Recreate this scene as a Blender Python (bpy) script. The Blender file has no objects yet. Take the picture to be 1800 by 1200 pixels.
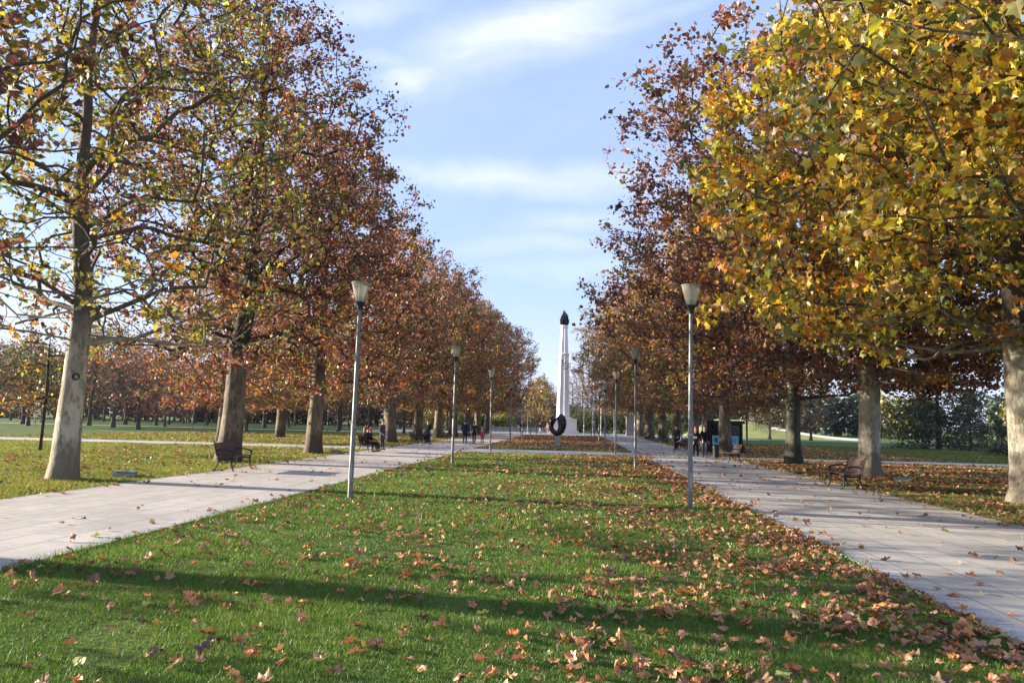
import bpy, bmesh, math, random
import numpy as np
from mathutils import Vector, Matrix
from math import radians, sin, cos, pi

SC = bpy.context.scene
COL = SC.collection
random.seed(7)

# ------------------------------------------------------------------ camera
F_PX = 1340.0
CAM_H = 1.8
def _n(v): return v / np.linalg.norm(v)
_s = math.tan(radians(1.3))
YW = _n(np.array([107.0, -143.0, -F_PX]))
ZW = _n(np.cross(np.array([1.0, -_s, 0.0]), YW))
XW = np.cross(YW, ZW)
RC = np.array([XW, YW, ZW])          # camera -> world
cam_d = bpy.data.cameras.new('camera')
cam = bpy.data.objects.new('camera', cam_d)
COL.objects.link(cam)
cam_d.sensor_width = 36.0
cam_d.lens = 36.0 * F_PX / 1800.0
cam_d.clip_end = 6000
M = Matrix([[float(RC[i, j]) for j in range(3)] for i in range(3)]).to_4x4()
M.translation = (0, 0, CAM_H)
cam.matrix_world = M
SC.camera = cam

def in_view(X, Y, Z, margin=0.25):
    """rough test that a point lies in a widened view cone (numpy arrays)"""
    P = np.stack([X, Y, Z - CAM_H], -1) @ RC
    d = -P[..., 2]
    return (d > 1.0) & (np.abs(P[..., 0]) < d * (900 / F_PX + margin)) & (np.abs(P[..., 1]) < d * (600 / F_PX + margin))

# ------------------------------------------------------------------ helpers
def tag(o, label=None, cat=None, group=None, kind=None):
    if label: o['label'] = label
    if cat: o['category'] = cat
    if group: o['group'] = group
    if kind: o['kind'] = kind
    return o

def empty(name, loc=(0, 0, 0), rz=0.0):
    o = bpy.data.objects.new(name, None)
    COL.objects.link(o)
    o.location = loc
    o.rotation_euler = (0, 0, rz)
    o.empty_display_size = 0.3
    return o

def copy_tree(o, parent=None):
    c = o.copy()
    COL.objects.link(c)
    c.parent = parent
    for ch in list(o.children):
        copy_tree(ch, c)
    return c

def np_mesh(name, V, F, mat, parent=None, colors=None, smooth=False, loc=None):
    """V (n,3), F (m,k) arrays -> mesh object with optional point colours"""
    me = bpy.data.meshes.new(name)
    n, (m, k) = len(V), F.shape
    me.vertices.add(n); me.vertices.foreach_set('co', np.asarray(V, np.float32).ravel())
    me.loops.add(m * k); me.loops.foreach_set('vertex_index', np.asarray(F, np.int32).ravel())
    me.polygons.add(m)
    me.polygons.foreach_set('loop_start', np.arange(0, m * k, k, dtype=np.int32))
    me.polygons.foreach_set('loop_total', np.full(m, k, np.int32))
    me.polygons.foreach_set('use_smooth', np.full(m, smooth, bool))
    me.update(calc_edges=True)
    if colors is not None:
        a = me.color_attributes.new('tint', 'FLOAT_COLOR', 'POINT')
        c4 = np.ones((n, 4), np.float32); c4[:, :3] = colors
        a.data.foreach_set('color', c4.ravel())
    me.materials.append(mat)
    o = bpy.data.objects.new(name, me)
    COL.objects.link(o)
    o.parent = parent
    if loc is not None: o.location = loc
    return o

class MB:
    """collects boxes, tubes, lathes and prisms and links them as ONE mesh"""
    def __init__(s): s.v = []; s.f = []
    def add(s, vs, fs):
        b = len(s.v); s.v += [tuple(v) for v in vs]; s.f += [tuple(b + i for i in f) for f in fs]
    def box(s, c, size, rot=None):
        hx, hy, hz = size[0] / 2, size[1] / 2, size[2] / 2
        vs = [Vector((x, y, z)) for x in (-hx, hx) for y in (-hy, hy) for z in (-hz, hz)]
        if rot: vs = [rot @ v for v in vs]
        c = Vector(c)
        s.add([v + c for v in vs], [(0, 1, 3, 2), (4, 6, 7, 5), (0, 4, 5, 1), (2, 3, 7, 6), (0, 2, 6, 4), (1, 5, 7, 3)])
        return s
    def tube(s, pts, radii, k=8, cap=True, squash=1.0):
        pts = [Vector(p) for p in pts]
        if not isinstance(radii, (list, tuple)): radii = [radii] * len(pts)
        t0 = (pts[1] - pts[0]).normalized()
        a = t0.orthogonal().normalized()
        rings = []
        for i, p in enumerate(pts):
            t = (pts[min(i + 1, len(pts) - 1)] - pts[max(i - 1, 0)]).normalized()
            a = (a - t * a.dot(t)).normalized()
            b = t.cross(a)
            rings.append([p + (a * cos(2 * pi * j / k) + b * sin(2 * pi * j / k) * squash) * radii[i] for j in range(k)])
        vs = [v for r in rings for v in r]
        fs = [(i * k + j, i * k + (j + 1) % k, (i + 1) * k + (j + 1) % k, (i + 1) * k + j) for i in range(len(pts) - 1) for j in range(k)]
        if cap: fs += [tuple(range(k - 1, -1, -1)), tuple((len(pts) - 1) * k + j for j in range(k))]
        s.add(vs, fs)
        return s
    def lathe(s, prof, k=24, c=(0, 0, 0), cap=True):
        vs = []
        for r, z in prof:
            vs += [(c[0] + r * cos(2 * pi * j / k), c[1] + r * sin(2 * pi * j / k), c[2] + z) for j in range(k)]
        n = len(prof)
        fs = [(i * k + j, i * k + (j + 1) % k, (i + 1) * k + (j + 1) % k, (i + 1) * k + j) for i in range(n - 1) for j in range(k)]
        if cap: fs += [tuple(range(k - 1, -1, -1)), tuple((n - 1) * k + j for j in range(k))]
        s.add(vs, fs)
        return s
    def build(s, name, mat, parent=None, smooth=False, bevel=0.0):
        me = bpy.data.meshes.new(name)
        me.from_pydata(s.v, [], s.f)
        me.update()
        if smooth: me.polygons.foreach_set('use_smooth', [True] * len(me.polygons))
        me.materials.append(mat)
        o = bpy.data.objects.new(name, me)
        COL.objects.link(o)
        o.parent = parent
        if bevel:
            b = o.modifiers.new('bevel', 'BEVEL'); b.width = bevel; b.segments = 2; b.limit_method = 'ANGLE'
        if smooth and hasattr(me, 'set_sharp_from_angle'):
            me.set_sharp_from_angle(angle=radians(40))
        return o

# ------------------------------------------------------------------ materials
def newmat(name):
    m = bpy.data.materials.new(name); m.use_nodes = True
    nt = m.node_tree
    for n in list(nt.nodes): nt.nodes.remove(n)
    out = nt.nodes.new('ShaderNodeOutputMaterial')
    return m, nt, out
def N(nt, t, **kw):
    n = nt.nodes.new(t)
    for k, v in kw.items(): setattr(n, k, v)
    return n
def L(nt, a, b): nt.links.new(a, b)
def setin(n, **kw):
    for k, v in kw.items(): n.inputs[k.replace('_', ' ')].default_value = v
def rgb(c): return (c[0], c[1], c[2], 1.0)

def ramp(nt, stops, interp='LINEAR'):
    r = N(nt, 'ShaderNodeValToRGB'); cr = r.color_ramp; cr.interpolation = interp
    while len(cr.elements) > 1: cr.elements.remove(cr.elements[-1])
    cr.elements[0].position = stops[0][0]; cr.elements[0].color = rgb(stops[0][1]) if not isinstance(stops[0][1], float) else (stops[0][1],) * 3 + (1,)
    for p, c in stops[1:]:
        e = cr.elements.new(p); e.color = rgb(c) if not isinstance(c, float) else (c, c, c, 1)
    return r
def noise(nt, vec, scale, detail=4, rough=0.55):
    n = N(nt, 'ShaderNodeTexNoise'); setin(n, Scale=scale, Detail=detail, Roughness=rough)
    if vec is not None: L(nt, vec, n.inputs['Vector'])
    return n
def mixc(nt, fac, a, b, mode='MIX'):
    m = N(nt, 'ShaderNodeMix', data_type='RGBA', blend_type=mode)
    for sock, v in ((m.inputs[0], fac), (m.inputs[6], a), (m.inputs[7], b)):
        if isinstance(v, (int, float)): sock.default_value = v
        elif isinstance(v, (tuple, list)): sock.default_value = rgb(v)
        else: L(nt, v, sock)
    return m.outputs[2]
def math_n(nt, op, a, b=0.0, clamp=False):
    m = N(nt, 'ShaderNodeMath', operation=op, use_clamp=clamp)
    for sock, v in ((m.inputs[0], a), (m.inputs[1], b)):
        if isinstance(v, (int, float)): sock.default_value = v
        else: L(nt, v, sock)
    return m.outputs[0]

def simple(name, col, rough=0.6, metal=0.0, var=0.25, scale=6.0, bump=0.0, bscale=40.0, spec=0.5):
    m, nt, out = newmat(name)
    b = N(nt, 'ShaderNodeBsdfPrincipled'); setin(b, Roughness=rough, Metallic=metal)
    b.inputs['Specular IOR Level'].default_value = spec
    tc = N(nt, 'ShaderNodeTexCoord')
    nz = noise(nt, tc.outputs['Object'], scale)
    r = ramp(nt, [(0.3, tuple(c * (1 - var) for c in col)), (0.7, tuple(min(1, c * (1 + var)) for c in col))])
    L(nt, nz.outputs['Fac'], r.inputs[0]); L(nt, r.outputs[0], b.inputs['Base Color'])
    if bump:
        n2 = noise(nt, tc.outputs['Object'], bscale)
        bp = N(nt, 'ShaderNodeBump'); setin(bp, Strength=bump, Distance=0.02)
        L(nt, n2.outputs['Fac'], bp.inputs['Height']); L(nt, bp.outputs[0], b.inputs['Normal'])
    L(nt, b.outputs[0], out.inputs[0])
    return m

def leaf_mat(name, transl=0.45, gloss=0.06, huevar=0.02):
    m, nt, out = newmat(name)
    at = N(nt, 'ShaderNodeAttribute', attribute_name='tint')
    oi = N(nt, 'ShaderNodeObjectInfo')
    hs = N(nt, 'ShaderNodeHueSaturation')
    mr = N(nt, 'ShaderNodeMapRange'); setin(mr, To_Min=0.5 - huevar, To_Max=0.5 + huevar)
    L(nt, oi.outputs['Random'], mr.inputs[0]); L(nt, mr.outputs[0], hs.inputs['Hue'])
    L(nt, at.outputs['Color'], hs.inputs['Color'])
    d = N(nt, 'ShaderNodeBsdfDiffuse'); t = N(nt, 'ShaderNodeBsdfTranslucent'); g = N(nt, 'ShaderNodeBsdfGlossy')
    setin(g, Roughness=0.45)
    L(nt, hs.outputs[0], d.inputs[0])
    tcol = mixc(nt, 1.0, hs.outputs[0], (1.25, 1.15, 0.8), 'MULTIPLY')
    L(nt, tcol, t.inputs[0])
    mx = N(nt, 'ShaderNodeMixShader'); mx.inputs[0].default_value = transl
    L(nt, d.outputs[0], mx.inputs[1]); L(nt, t.outputs[0], mx.inputs[2])
    m2 = N(nt, 'ShaderNodeMixShader'); m2.inputs[0].default_value = gloss
    L(nt, mx.outputs[0], m2.inputs[1]); L(nt, g.outputs[0], m2.inputs[2])
    L(nt, m2.outputs[0], out.inputs[0])
    return m

def bark_mat(name, pale=(0.62, 0.575, 0.47), mid=(0.32, 0.29, 0.21), dark=(0.10, 0.08, 0.065), hi=9.0):
    """plane bark: peeling pale patches on the stem, browner plates at the foot and grey-brown boughs"""
    m, nt, out = newmat(name)
    tc = N(nt, 'ShaderNodeTexCoord')
    mp = N(nt, 'ShaderNodeMapping'); setin(mp, Scale=(1, 1, 0.45))
    L(nt, tc.outputs['Object'], mp.inputs['Vector'])
    nz = noise(nt, mp.outputs[0], 2.2, 5, 0.6)
    wv = N(nt, 'ShaderNodeVectorMath', operation='ADD'); sc = N(nt, 'ShaderNodeVectorMath', operation='SCALE'); sc.inputs['Scale'].default_value = 0.35
    nzc = noise(nt, mp.outputs[0], 5.0, 3)
    L(nt, nzc.outputs['Color'], sc.inputs[0]); L(nt, mp.outputs[0], wv.inputs[0]); L(nt, sc.outputs[0], wv.inputs[1])
    vo = N(nt, 'ShaderNodeTexVoronoi'); setin(vo, Scale=5.5); L(nt, wv.outputs[0], vo.inputs['Vector'])
    sep = N(nt, 'ShaderNodeSeparateColor'); L(nt, vo.outputs['Color'], sep.inputs[0])
    patch = ramp(nt, [(0.0, tuple(1.12 * a for a in pale)), (0.45, tuple(0.8 * a + 0.2 * b for a, b in zip(pale, mid))), (0.55, mid), (0.8, tuple(0.7 * a for a in pale)), (1.0, tuple(0.6 * a + .4 * b for a, b in zip(mid, dark)))])
    L(nt, sep.outputs[0], patch.inputs[0])
    big = ramp(nt, [(0.38, pale), (0.6, mid)]); L(nt, nz.outputs['Fac'], big.inputs[0])
    c1 = mixc(nt, 0.4, patch.outputs[0], big.outputs[0])
    fl = noise(nt, mp.outputs[0], 9.0, 6, 0.75); flr = ramp(nt, [(0.54, 0.0), (0.59, 0.85)]); L(nt, fl.outputs['Fac'], flr.inputs[0])
    c1 = mixc(nt, flr.outputs[0], c1, tuple(0.5 * a + 0.5 * b for a, b in zip(dark, mid)))
    sx = N(nt, 'ShaderNodeSeparateXYZ'); L(nt, tc.outputs['Object'], sx.inputs[0])
    # rough brown plates at the foot
    fz = N(nt, 'ShaderNodeMapRange'); setin(fz, From_Min=1.9, From_Max=-0.2); L(nt, sx.outputs[2], fz.inputs[0])
    fn = noise(nt, mp.outputs[0], 6.5, 6, 0.7)
    fm = math_n(nt, 'MULTIPLY', fz.outputs[0], math_n(nt, 'MULTIPLY', fn.outputs['Fac'], 2.6), True)
    fs = ramp(nt, [(0.42, 0.0), (0.72, 0.85)]); L(nt, fm, fs.inputs[0])
    c2 = mixc(nt, fs.outputs[0], c1, tuple(0.55 * a + 0.45 * b for a, b in zip(dark, mid)))
    uz = N(nt, 'ShaderNodeMapRange'); setin(uz, From_Min=3.3, From_Max=4.0 + hi * .06); L(nt, sx.outputs[2], uz.inputs[0])
    um = math_n(nt, 'MULTIPLY', uz.outputs[0], 0.9)
    c3 = mixc(nt, um, c2, tuple(.85 * a for a in dark))
    b = N(nt, 'ShaderNodeBsdfPrincipled'); setin(b, Roughness=0.85)
    b.inputs['Specular IOR Level'].default_value = 0.2
    L(nt, c3, b.inputs['Base Color'])
    bn = noise(nt, mp.outputs[0], 16, 5, 0.65)
    h = math_n(nt, 'ADD', math_n(nt, 'MULTIPLY', sep.outputs[0], 0.5), math_n(nt, 'MULTIPLY', bn.outputs['Fac'], 0.9))
    bp = N(nt, 'ShaderNodeBump'); setin(bp, Strength=1.0, Distance=0.07)
    L(nt, h, bp.inputs['Height']); L(nt, bp.outputs[0], b.inputs['Normal'])
    L(nt, b.outputs[0], out.inputs[0])
    return m

MAT = {}
MAT['leaf'] = leaf_mat('plane_leaf')
MAT['litter'] = leaf_mat('dry_leaf', transl=0.15, gloss=0.05, huevar=0.012)
MAT['grass'] = leaf_mat('grass_blade', transl=0.35, gloss=0.04, huevar=0.0)
MAT['bark'] = bark_mat('plane_bark')
MAT['bark_brown'] = bark_mat('brown_bark', pale=(0.27, 0.22, 0.16), mid=(0.14, 0.112, 0.085), dark=(0.055, 0.044, 0.036), hi=7.0)
MAT['bark_mossy'] = bark_mat('mossy_bark', pale=(0.13, 0.13, 0.09), mid=(0.075, 0.08, 0.055), dark=(0.04, 0.038, 0.03), hi=7.0)
MAT['bark_dark'] = simple('dark_bark', (0.06, 0.048, 0.04), 0.9, bump=0.6, bscale=20)
MAT['galv'] = simple('galvanised_steel', (0.19, 0.205, 0.205), 0.5, 0.35, 0.15, 9, 0.05, 60)
MAT['black'] = simple('black_paint', (0.018, 0.018, 0.02), 0.45, 0.0, 0.2)
MAT['iron'] = simple('cast_iron', (0.02, 0.02, 0.022), 0.5, 0.3, 0.25, 20, 0.1)
MAT['wood'] = simple('stained_wood', (0.05, 0.03, 0.026), 0.55, 0.0, 0.35, 14, 0.15, 60)
MAT['white'] = simple('white_stone', (0.84, 0.84, 0.85), 0.6, 0.0, 0.04, 1.2, 0.04, 30)
MAT['grey'] = simple('grey_concrete', (0.36, 0.36, 0.36), 0.85, 0.0, 0.15, 4, 0.2, 30)
MAT['bronze'] = simple('dark_bronze', (0.02, 0.024, 0.03), 0.42, 0.5, 0.3, 5, 0.1)
MAT['blackstone'] = simple('black_polished_stone', (0.012, 0.012, 0.016), 0.25, 0.0, 0.3, 5)

def concrete(name, base, seed=0.0, bw=1.2, rh=0.6, rot=0.0):
    m, nt, out = newmat(name)
    tc = N(nt, 'ShaderNodeTexCoord')
    mp = N(nt, 'ShaderNodeMapping'); mp.inputs['Location'].default_value = (seed, seed * 0.7, 0); mp.inputs['Rotation'].default_value = (0, 0, rot)
    L(nt, tc.outputs['Object'], mp.inputs['Vector'])
    br = N(nt, 'ShaderNodeTexBrick'); setin(br, Scale=1.0, Mortar_Size=0.012, Mortar_Smooth=0.3, Bias=0.0, Brick_Width=bw, Row_Height=rh)
    br.inputs['Color1'].default_value = rgb(base); br.inputs['Color2'].default_value = rgb(tuple(c * 0.87 for c in base)); br.inputs['Mortar'].default_value = rgb(tuple(c * 0.42 for c in base))
    L(nt, mp.outputs[0], br.inputs['Vector'])
    n1 = noise(nt, mp.outputs[0], 0.5, 4, 0.6)
    r1 = ramp(nt, [(0.3, 0.84), (0.7, 1.12)]); L(nt, n1.outputs['Fac'], r1.inputs[0])
    c = mixc(nt, 1.0, br.outputs['Color'], r1.outputs[0], 'MULTIPLY')
    n2 = noise(nt, mp.outputs[0], 55, 3, 0.7)
    r2 = ramp(nt, [(0.35, 0.8), (0.65, 1.12)]); L(nt, n2.outputs['Fac'], r2.inputs[0])
    c = mixc(nt, 1.0, c, r2.outputs[0], 'MULTIPLY')
    n3 = noise(nt, mp.outputs[0], 3.0, 6, 0.7)      # stains with a shape of their own
    r3 = ramp(nt, [(0.50, 0.0), (0.68, 0.5)]); L(nt, n3.outputs['Fac'], r3.inputs[0])
    c = mixc(nt, r3.outputs[0], c, tuple(x * 0.5 for x in base))
    b = N(nt, 'ShaderNodeBsdfPrincipled'); setin(b, Roughness=0.8)
    b.inputs['Specular IOR Level'].default_value = 0.3
    L(nt, c, b.inputs['Base Color'])
    bp = N(nt, 'ShaderNodeBump'); setin(bp, Strength=0.35, Distance=0.01)
    hh = math_n(nt, 'SUBTRACT', n2.outputs['Fac'], math_n(nt, 'MULTIPLY', br.outputs['Fac'], 1.5))
    L(nt, hh, bp.inputs['Height']); L(nt, bp.outputs[0], b.inputs['Normal'])
    L(nt, b.outputs[0], out.inputs[0])
    return m
MAT['path'] = concrete('path_slabs', (0.54, 0.505, 0.455), 0.0, 1.2, 0.6, pi / 2)
MAT['path2'] = concrete('path_slabs_right', (0.51, 0.49, 0.445), 3.3, 1.2, 0.6, pi / 2)
MAT['kerb'] = concrete('kerb_strip', (0.50, 0.49, 0.49), 1.7, 1.0, 4.0, pi / 2)

def ground_mat():
    m, nt, out = newmat('ground_turf')
    g = N(nt, 'ShaderNodeNewGeometry')
    n1 = noise(nt, g.outputs['Position'], 0.35, 5, 0.6)
    n2 = noise(nt, g.outputs['Position'], 14, 4, 0.7)
    n3 = noise(nt, g.outputs['Position'], 2.2, 5, 0.65)
    r = ramp(nt, [(0.3, (0.06, 0.11, 0.025)), (0.5, (0.09, 0.145, 0.03)), (0.7, (0.14, 0.165, 0.045))])
    L(nt, n1.outputs['Fac'], r.inputs[0])
    r2 = ramp(nt, [(0.3, 0.6), (0.7, 1.3)]); L(nt, n2.outputs['Fac'], r2.inputs[0])
    c = mixc(nt, 1.0, r.outputs[0], r2.outputs[0], 'MULTIPLY')
    soil = ramp(nt, [(0.56, 0.0), (0.66, 0.6)]); L(nt, n3.outputs['Fac'], soil.inputs[0])
    c = mixc(nt, soil.outputs[0], c, (0.10, 0.075, 0.045))
    b = N(nt, 'ShaderNodeBsdfPrincipled'); setin(b, Roughness=0.95)
    b.inputs['Specular IOR Level'].default_value = 0.1
    L(nt, c, b.inputs['Base Color'])
    bp = N(nt, 'ShaderNodeBump'); setin(bp, Strength=0.8, Distance=0.05)
    L(nt, n2.outputs['Fac'], bp.inputs['Height']); L(nt, bp.outputs[0], b.inputs['Normal'])
    L(nt, b.outputs[0], out.inputs[0])
    return m
MAT['ground'] = ground_mat()

# ------------------------------------------------------------------ world and sun
SUN_EL = radians(12.5)
SUN_AZ = math.atan2(-1.0, 0.16)            # clockwise from +Y
w = bpy.data.worlds.new('World'); SC.world = w; w.use_nodes = True
nt = w.node_tree
for n in list(nt.nodes): nt.nodes.remove(n)
wo = N(nt, 'ShaderNodeOutputWorld'); bg = N(nt, 'ShaderNodeBackground'); bg.inputs[1].default_value = 0.118
sky = N(nt, 'ShaderNodeTexSky', sky_type='NISHITA'); sky.sun_disc = False
sky.sun_elevation = SUN_EL; sky.sun_rotation = SUN_AZ % (2 * pi); sky.air_density = 1.0; sky.dust_density = 0.7; sky.ozone_density = 1.5
tc = N(nt, 'ShaderNodeTexCoord')
sx = N(nt, 'ShaderNodeSeparateXYZ'); L(nt, tc.outputs['Generated'], sx.inputs[0])
zz = math_n(nt, 'ADD', math_n(nt, 'MAXIMUM', sx.outputs[2], 0.0), 0.12)
cx = N(nt, 'ShaderNodeCombineXYZ')
L(nt, math_n(nt, 'DIVIDE', sx.outputs[0], zz), cx.inputs[0]); L(nt, math_n(nt, 'DIVIDE', sx.outputs[1], zz), cx.inputs[1])
mp = N(nt, 'ShaderNodeMapping'); mp.inputs['Rotation'].default_value = (0, 0, radians(-12)); mp.inputs['Scale'].default_value = (0.55, 1.25, 1); mp.inputs['Location'].default_value = (2.35, 0.2, 0)
L(nt, cx.outputs[0], mp.inputs[0])
cn = noise(nt, mp.outputs[0], 1.15, 7, 0.52); cn.inputs['Distortion'].default_value = 0.35
cr = ramp(nt, [(0.46, 0.0), (0.60, 0.25), (0.78, 0.7)]); L(nt, cn.outputs['Fac'], cr.inputs[0])
# the wisps the photograph shows over the avenue: soft patches fixed in the sky, broken up by noise
ys = math_n(nt, 'MAXIMUM', sx.outputs[1], 0.05)
qx = N(nt, 'ShaderNodeCombineXYZ'); L(nt, math_n(nt, 'DIVIDE', sx.outputs[0], ys), qx.inputs[0]); L(nt, math_n(nt, 'DIVIDE', sx.outputs[2], ys), qx.inputs[1])
def sky_q(u, v):
    d = RC @ np.array([u - 900, 600 - v, -F_PX]); return d[0] / d[1], d[2] / d[1]
wn = noise(nt, qx.outputs[0], 5.0, 5, 0.55); wsc = N(nt, 'ShaderNodeVectorMath', operation='SCALE'); wsc.inputs['Scale'].default_value = 0.10
L(nt, wn.outputs['Color'], wsc.inputs[0]); wad = N(nt, 'ShaderNodeVectorMath', operation='ADD'); L(nt, qx.outputs[0], wad.inputs[0]); L(nt, wsc.outputs[0], wad.inputs[1])
blobs = None
for (u, v, ru, rv, ang, st) in [(930, 55, 300, 105, 18, .95), (850, 85, 160, 34, 12, .8), (738, 128, 95, 34, 8, .95), (700, 100, 140, 30, -4, .4), (640, 10, 190, 60, 5, .5), (930, 312, 380, 52, -2, .60), (1010, 385, 190, 40, 5, .45), (930, 440, 240, 40, 3, .42), (1050, 60, 330, 30, 22, .5), (980, 480, 240, 36, 2, .35)]:
    c = sky_q(u, v)
    mpb = N(nt, 'ShaderNodeMapping', vector_type='TEXTURE'); mpb.inputs['Location'].default_value = (c[0] + .05, c[1] + .05, 0.05)
    mpb.inputs['Rotation'].default_value = (0, 0, radians(ang)); mpb.inputs['Scale'].default_value = (ru / F_PX, rv / F_PX, 1)
    L(nt, wad.outputs[0], mpb.inputs[0])
    ln = N(nt, 'ShaderNodeVectorMath', operation='LENGTH'); L(nt, mpb.outputs[0], ln.inputs[0])
    rb = ramp(nt, [(0.0, min(1.0, st * 1.2)), (0.5, st * .72), (1.0, 0.0)], 'B_SPLINE'); L(nt, ln.outputs['Value'], rb.inputs[0])
    blobs = rb.outputs[0] if blobs is None else math_n(nt, 'MAXIMUM', blobs, rb.outputs[0])
smp = N(nt, 'ShaderNodeMapping'); smp.inputs['Scale'].default_value = (2.2, 7.5, 1); smp.inputs['Rotation'].default_value = (0, 0, radians(-14)); L(nt, wad.outputs[0], smp.inputs[0])
sn = noise(nt, smp.outputs[0], 2.0, 8, 0.6); sr = ramp(nt, [(0.22, 0.25), (0.70, 1.0)]); L(nt, sn.outputs['Fac'], sr.inputs[0])
front = N(nt, 'ShaderNodeMapRange'); setin(front, From_Min=0.25, From_Max=0.45); L(nt, sx.outputs[1], front.inputs[0])
blob = math_n(nt, 'MULTIPLY', math_n(nt, 'MULTIPLY', blobs, sr.outputs[0]), front.outputs[0])
away = math_n(nt, 'SUBTRACT', 1.0, math_n(nt, 'MULTIPLY', front.outputs[0], 0.85))
gen = math_n(nt, 'MULTIPLY', cr.outputs[0], away)
hz = N(nt, 'ShaderNodeMapRange'); setin(hz, From_Min=0.20, From_Max=0.0, To_Min=0.0, To_Max=0.4); L(nt, sx.outputs[2], hz.inputs[0])
cf = math_n(nt, 'MAXIMUM', math_n(nt, 'MAXIMUM', gen, blob), hz.outputs[0])
skyc = mixc(nt, 0.74, sky.outputs[0], (1.20, 1.64, 2.95))
fin = mixc(nt, math_n(nt, 'MULTIPLY', cf, 0.85), skyc, (3.5, 3.5, 4.1))
L(nt, fin, bg.inputs[0]); L(nt, bg.outputs[0], wo.inputs[0])
sd = bpy.data.lights.new('sun', 'SUN'); so = bpy.data.objects.new('sun', sd); COL.objects.link(so)
sd.energy = 5.0; sd.angle = radians(0.6); sd.color = (1.0, 0.87, 0.70)
sdir = Vector((sin(SUN_AZ) * cos(SUN_EL), cos(SUN_AZ) * cos(SUN_EL), sin(SUN_EL)))
so.rotation_euler = sdir.to_track_quat('Z', 'Y').to_euler(); so.location = (-60, 10, 40)
SC.view_settings.view_transform = 'Standard'; SC.view_settings.look = 'None'; SC.view_settings.exposure = 1.72; SC.view_settings.gamma = 1.0
SC.cycles.max_bounces = 6; SC.cycles.diffuse_bounces = 3; SC.cycles.glossy_bounces = 2; SC.cycles.transmission_bounces = 4; SC.cycles.transparent_max_bounces = 6
SC.cycles.use_denoising = True
SC.cycles.sample_clamp_indirect = 4.0

# ------------------------------------------------------------------ ground and paths
LX0, LX1, OX0, OX1 = -6.35, 3.85, -11.45, 8.7
def sheet(name, x0, x1, y0, y1, z, mat, kind='structure', thick=0.0):
    mb = MB()
    if thick: mb.box(((x0 + x1) / 2, (y0 + y1) / 2, z - thick / 2), (x1 - x0, y1 - y0, thick))
    else: mb.add([(x0, y0, z), (x1, y0, z), (x1, y1, z), (x0, y1, z)], [(0, 1, 2, 3)])
    return tag(mb.build(name, mat), kind=kind)
sheet('ground', -2500, 2500, -300, 4000, 0.0, MAT['ground'])
def road(name, x0, x1, y0, y1, mat, ke=(True, True)):
    o = sheet(name, x0, x1, y0, y1, 0.020, mat, thick=0.06)
    return o
road('path', OX0, LX0 - 0.28, -20, 108, MAT['path'])
road('path', LX1 + 0.28, OX1, -20, 108, MAT['path2'])
sheet('kerb_strip', LX0 - 0.28, LX0, -20, 108, 0.024, MAT['kerb'], thick=0.07)
sheet('kerb_strip', LX1, LX1 + 0.28, -20, 108, 0.024, MAT['kerb'], thick=0.07)
sheet('cross_path', LX0, LX1, 43.6, 49.2, 0.020, MAT['path2'], thick=0.06)
sheet('cross_path', -140, OX0, 44.2, 48.2, 0.020, MAT['path'], thick=0.06)
sheet('cross_path', OX1, 90, 42.6, 46.0, 0.020, MAT['path'], thick=0.06)
sheet('kerb_strip', LX0, LX1, 56.2, 56.9, 0.024, MAT['kerb'], thick=0.07)
sheet('plaza', -30, 26, 108, 134, 0.020, MAT['path'], thick=0.06)
sheet('far_path', -240, -16, 100, 103.5, 0.012, MAT['path'])
sheet('far_path', 12, 200, 112, 115, 0.012, MAT['path'])

# ------------------------------------------------------------------ leaves
def leaf_template(lod):
    if lod == 0:
        pol = [(180, 0.38), (150, .55), (118, .80), (90, .60), (60, 1.0), (31, .70), (0, 1.15), (-31, .70), (-60, 1.0), (-90, .60), (-118, .80), (-150, .55)]
    elif lod == 1:
        pol = [(180, .35), (110, .75), (60, .55), (45, .95), (0, 1.1), (-45, .95), (-60, .55), (-110, .75)]
    else:
        pol = [(180, .6), (75, .85), (0, 1.1), (-75, .85)]
    pts = [(r * sin(radians(a)), r * cos(radians(a))) for a, r in pol]
    if lod == 2:
        V = np.array(pts); F = np.array([[0, 1, 2], [0, 2, 3]])
    else:
        V = np.array([(0, 0)] + pts); n = len(pts)
        F = np.array([[0, 1 + (i + 1) % n, 1 + i] for i in range(n)])
    return V, F
LT = [leaf_template(i) for i in range(3)]

def leaves_mesh(P, S, C, rng, lod, curl=0.35, flat=False):
    """P (n,3) centres, S sizes, C colours -> vertices, faces, vertex colours"""
    V2, F = LT[lod]
    n = len(P); k = len(V2)
    nrm = rng.normal(size=(n, 3))
    if flat: nrm[:, :2] *= 0.28; nrm[:, 2] = 1
    else: nrm[:, 2] = np.abs(nrm[:, 2]) * 0.9 + 0.25
    nrm /= np.linalg.norm(nrm, axis=1, keepdims=True)
    a = rng.normal(size=(n, 3))
    if not flat: a[:, 2] -= 0.9                                  # tips hang
    a -= (a * nrm).sum(1, keepdims=True) * nrm
    a /= np.linalg.norm(a, axis=1, keepdims=True)
    b = np.cross(nrm, a)
    hgt = (V2[:, 0] ** 2)[None] * (rng.uniform(-0.2, 1, size=(n, 1)) * curl) + (np.abs(V2[:, 1]) * V2[:, 1])[None] * (rng.uniform(-1, .6, size=(n, 1)) * curl)
    s = S[:, None, None] * 0.5
    V = P[:, None, :] + s * (V2[None, :, 0, None] * b[:, None, :] + V2[None, :, 1, None] * a[:, None, :] + hgt[:, :, None] * nrm[:, None, :])
    FF = (np.arange(n) * k)[:, None, None] + F[None]
    CC = np.repeat(C, k, axis=0)
    return V.reshape(-1, 3), FF.reshape(-1, 3), CC

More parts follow.
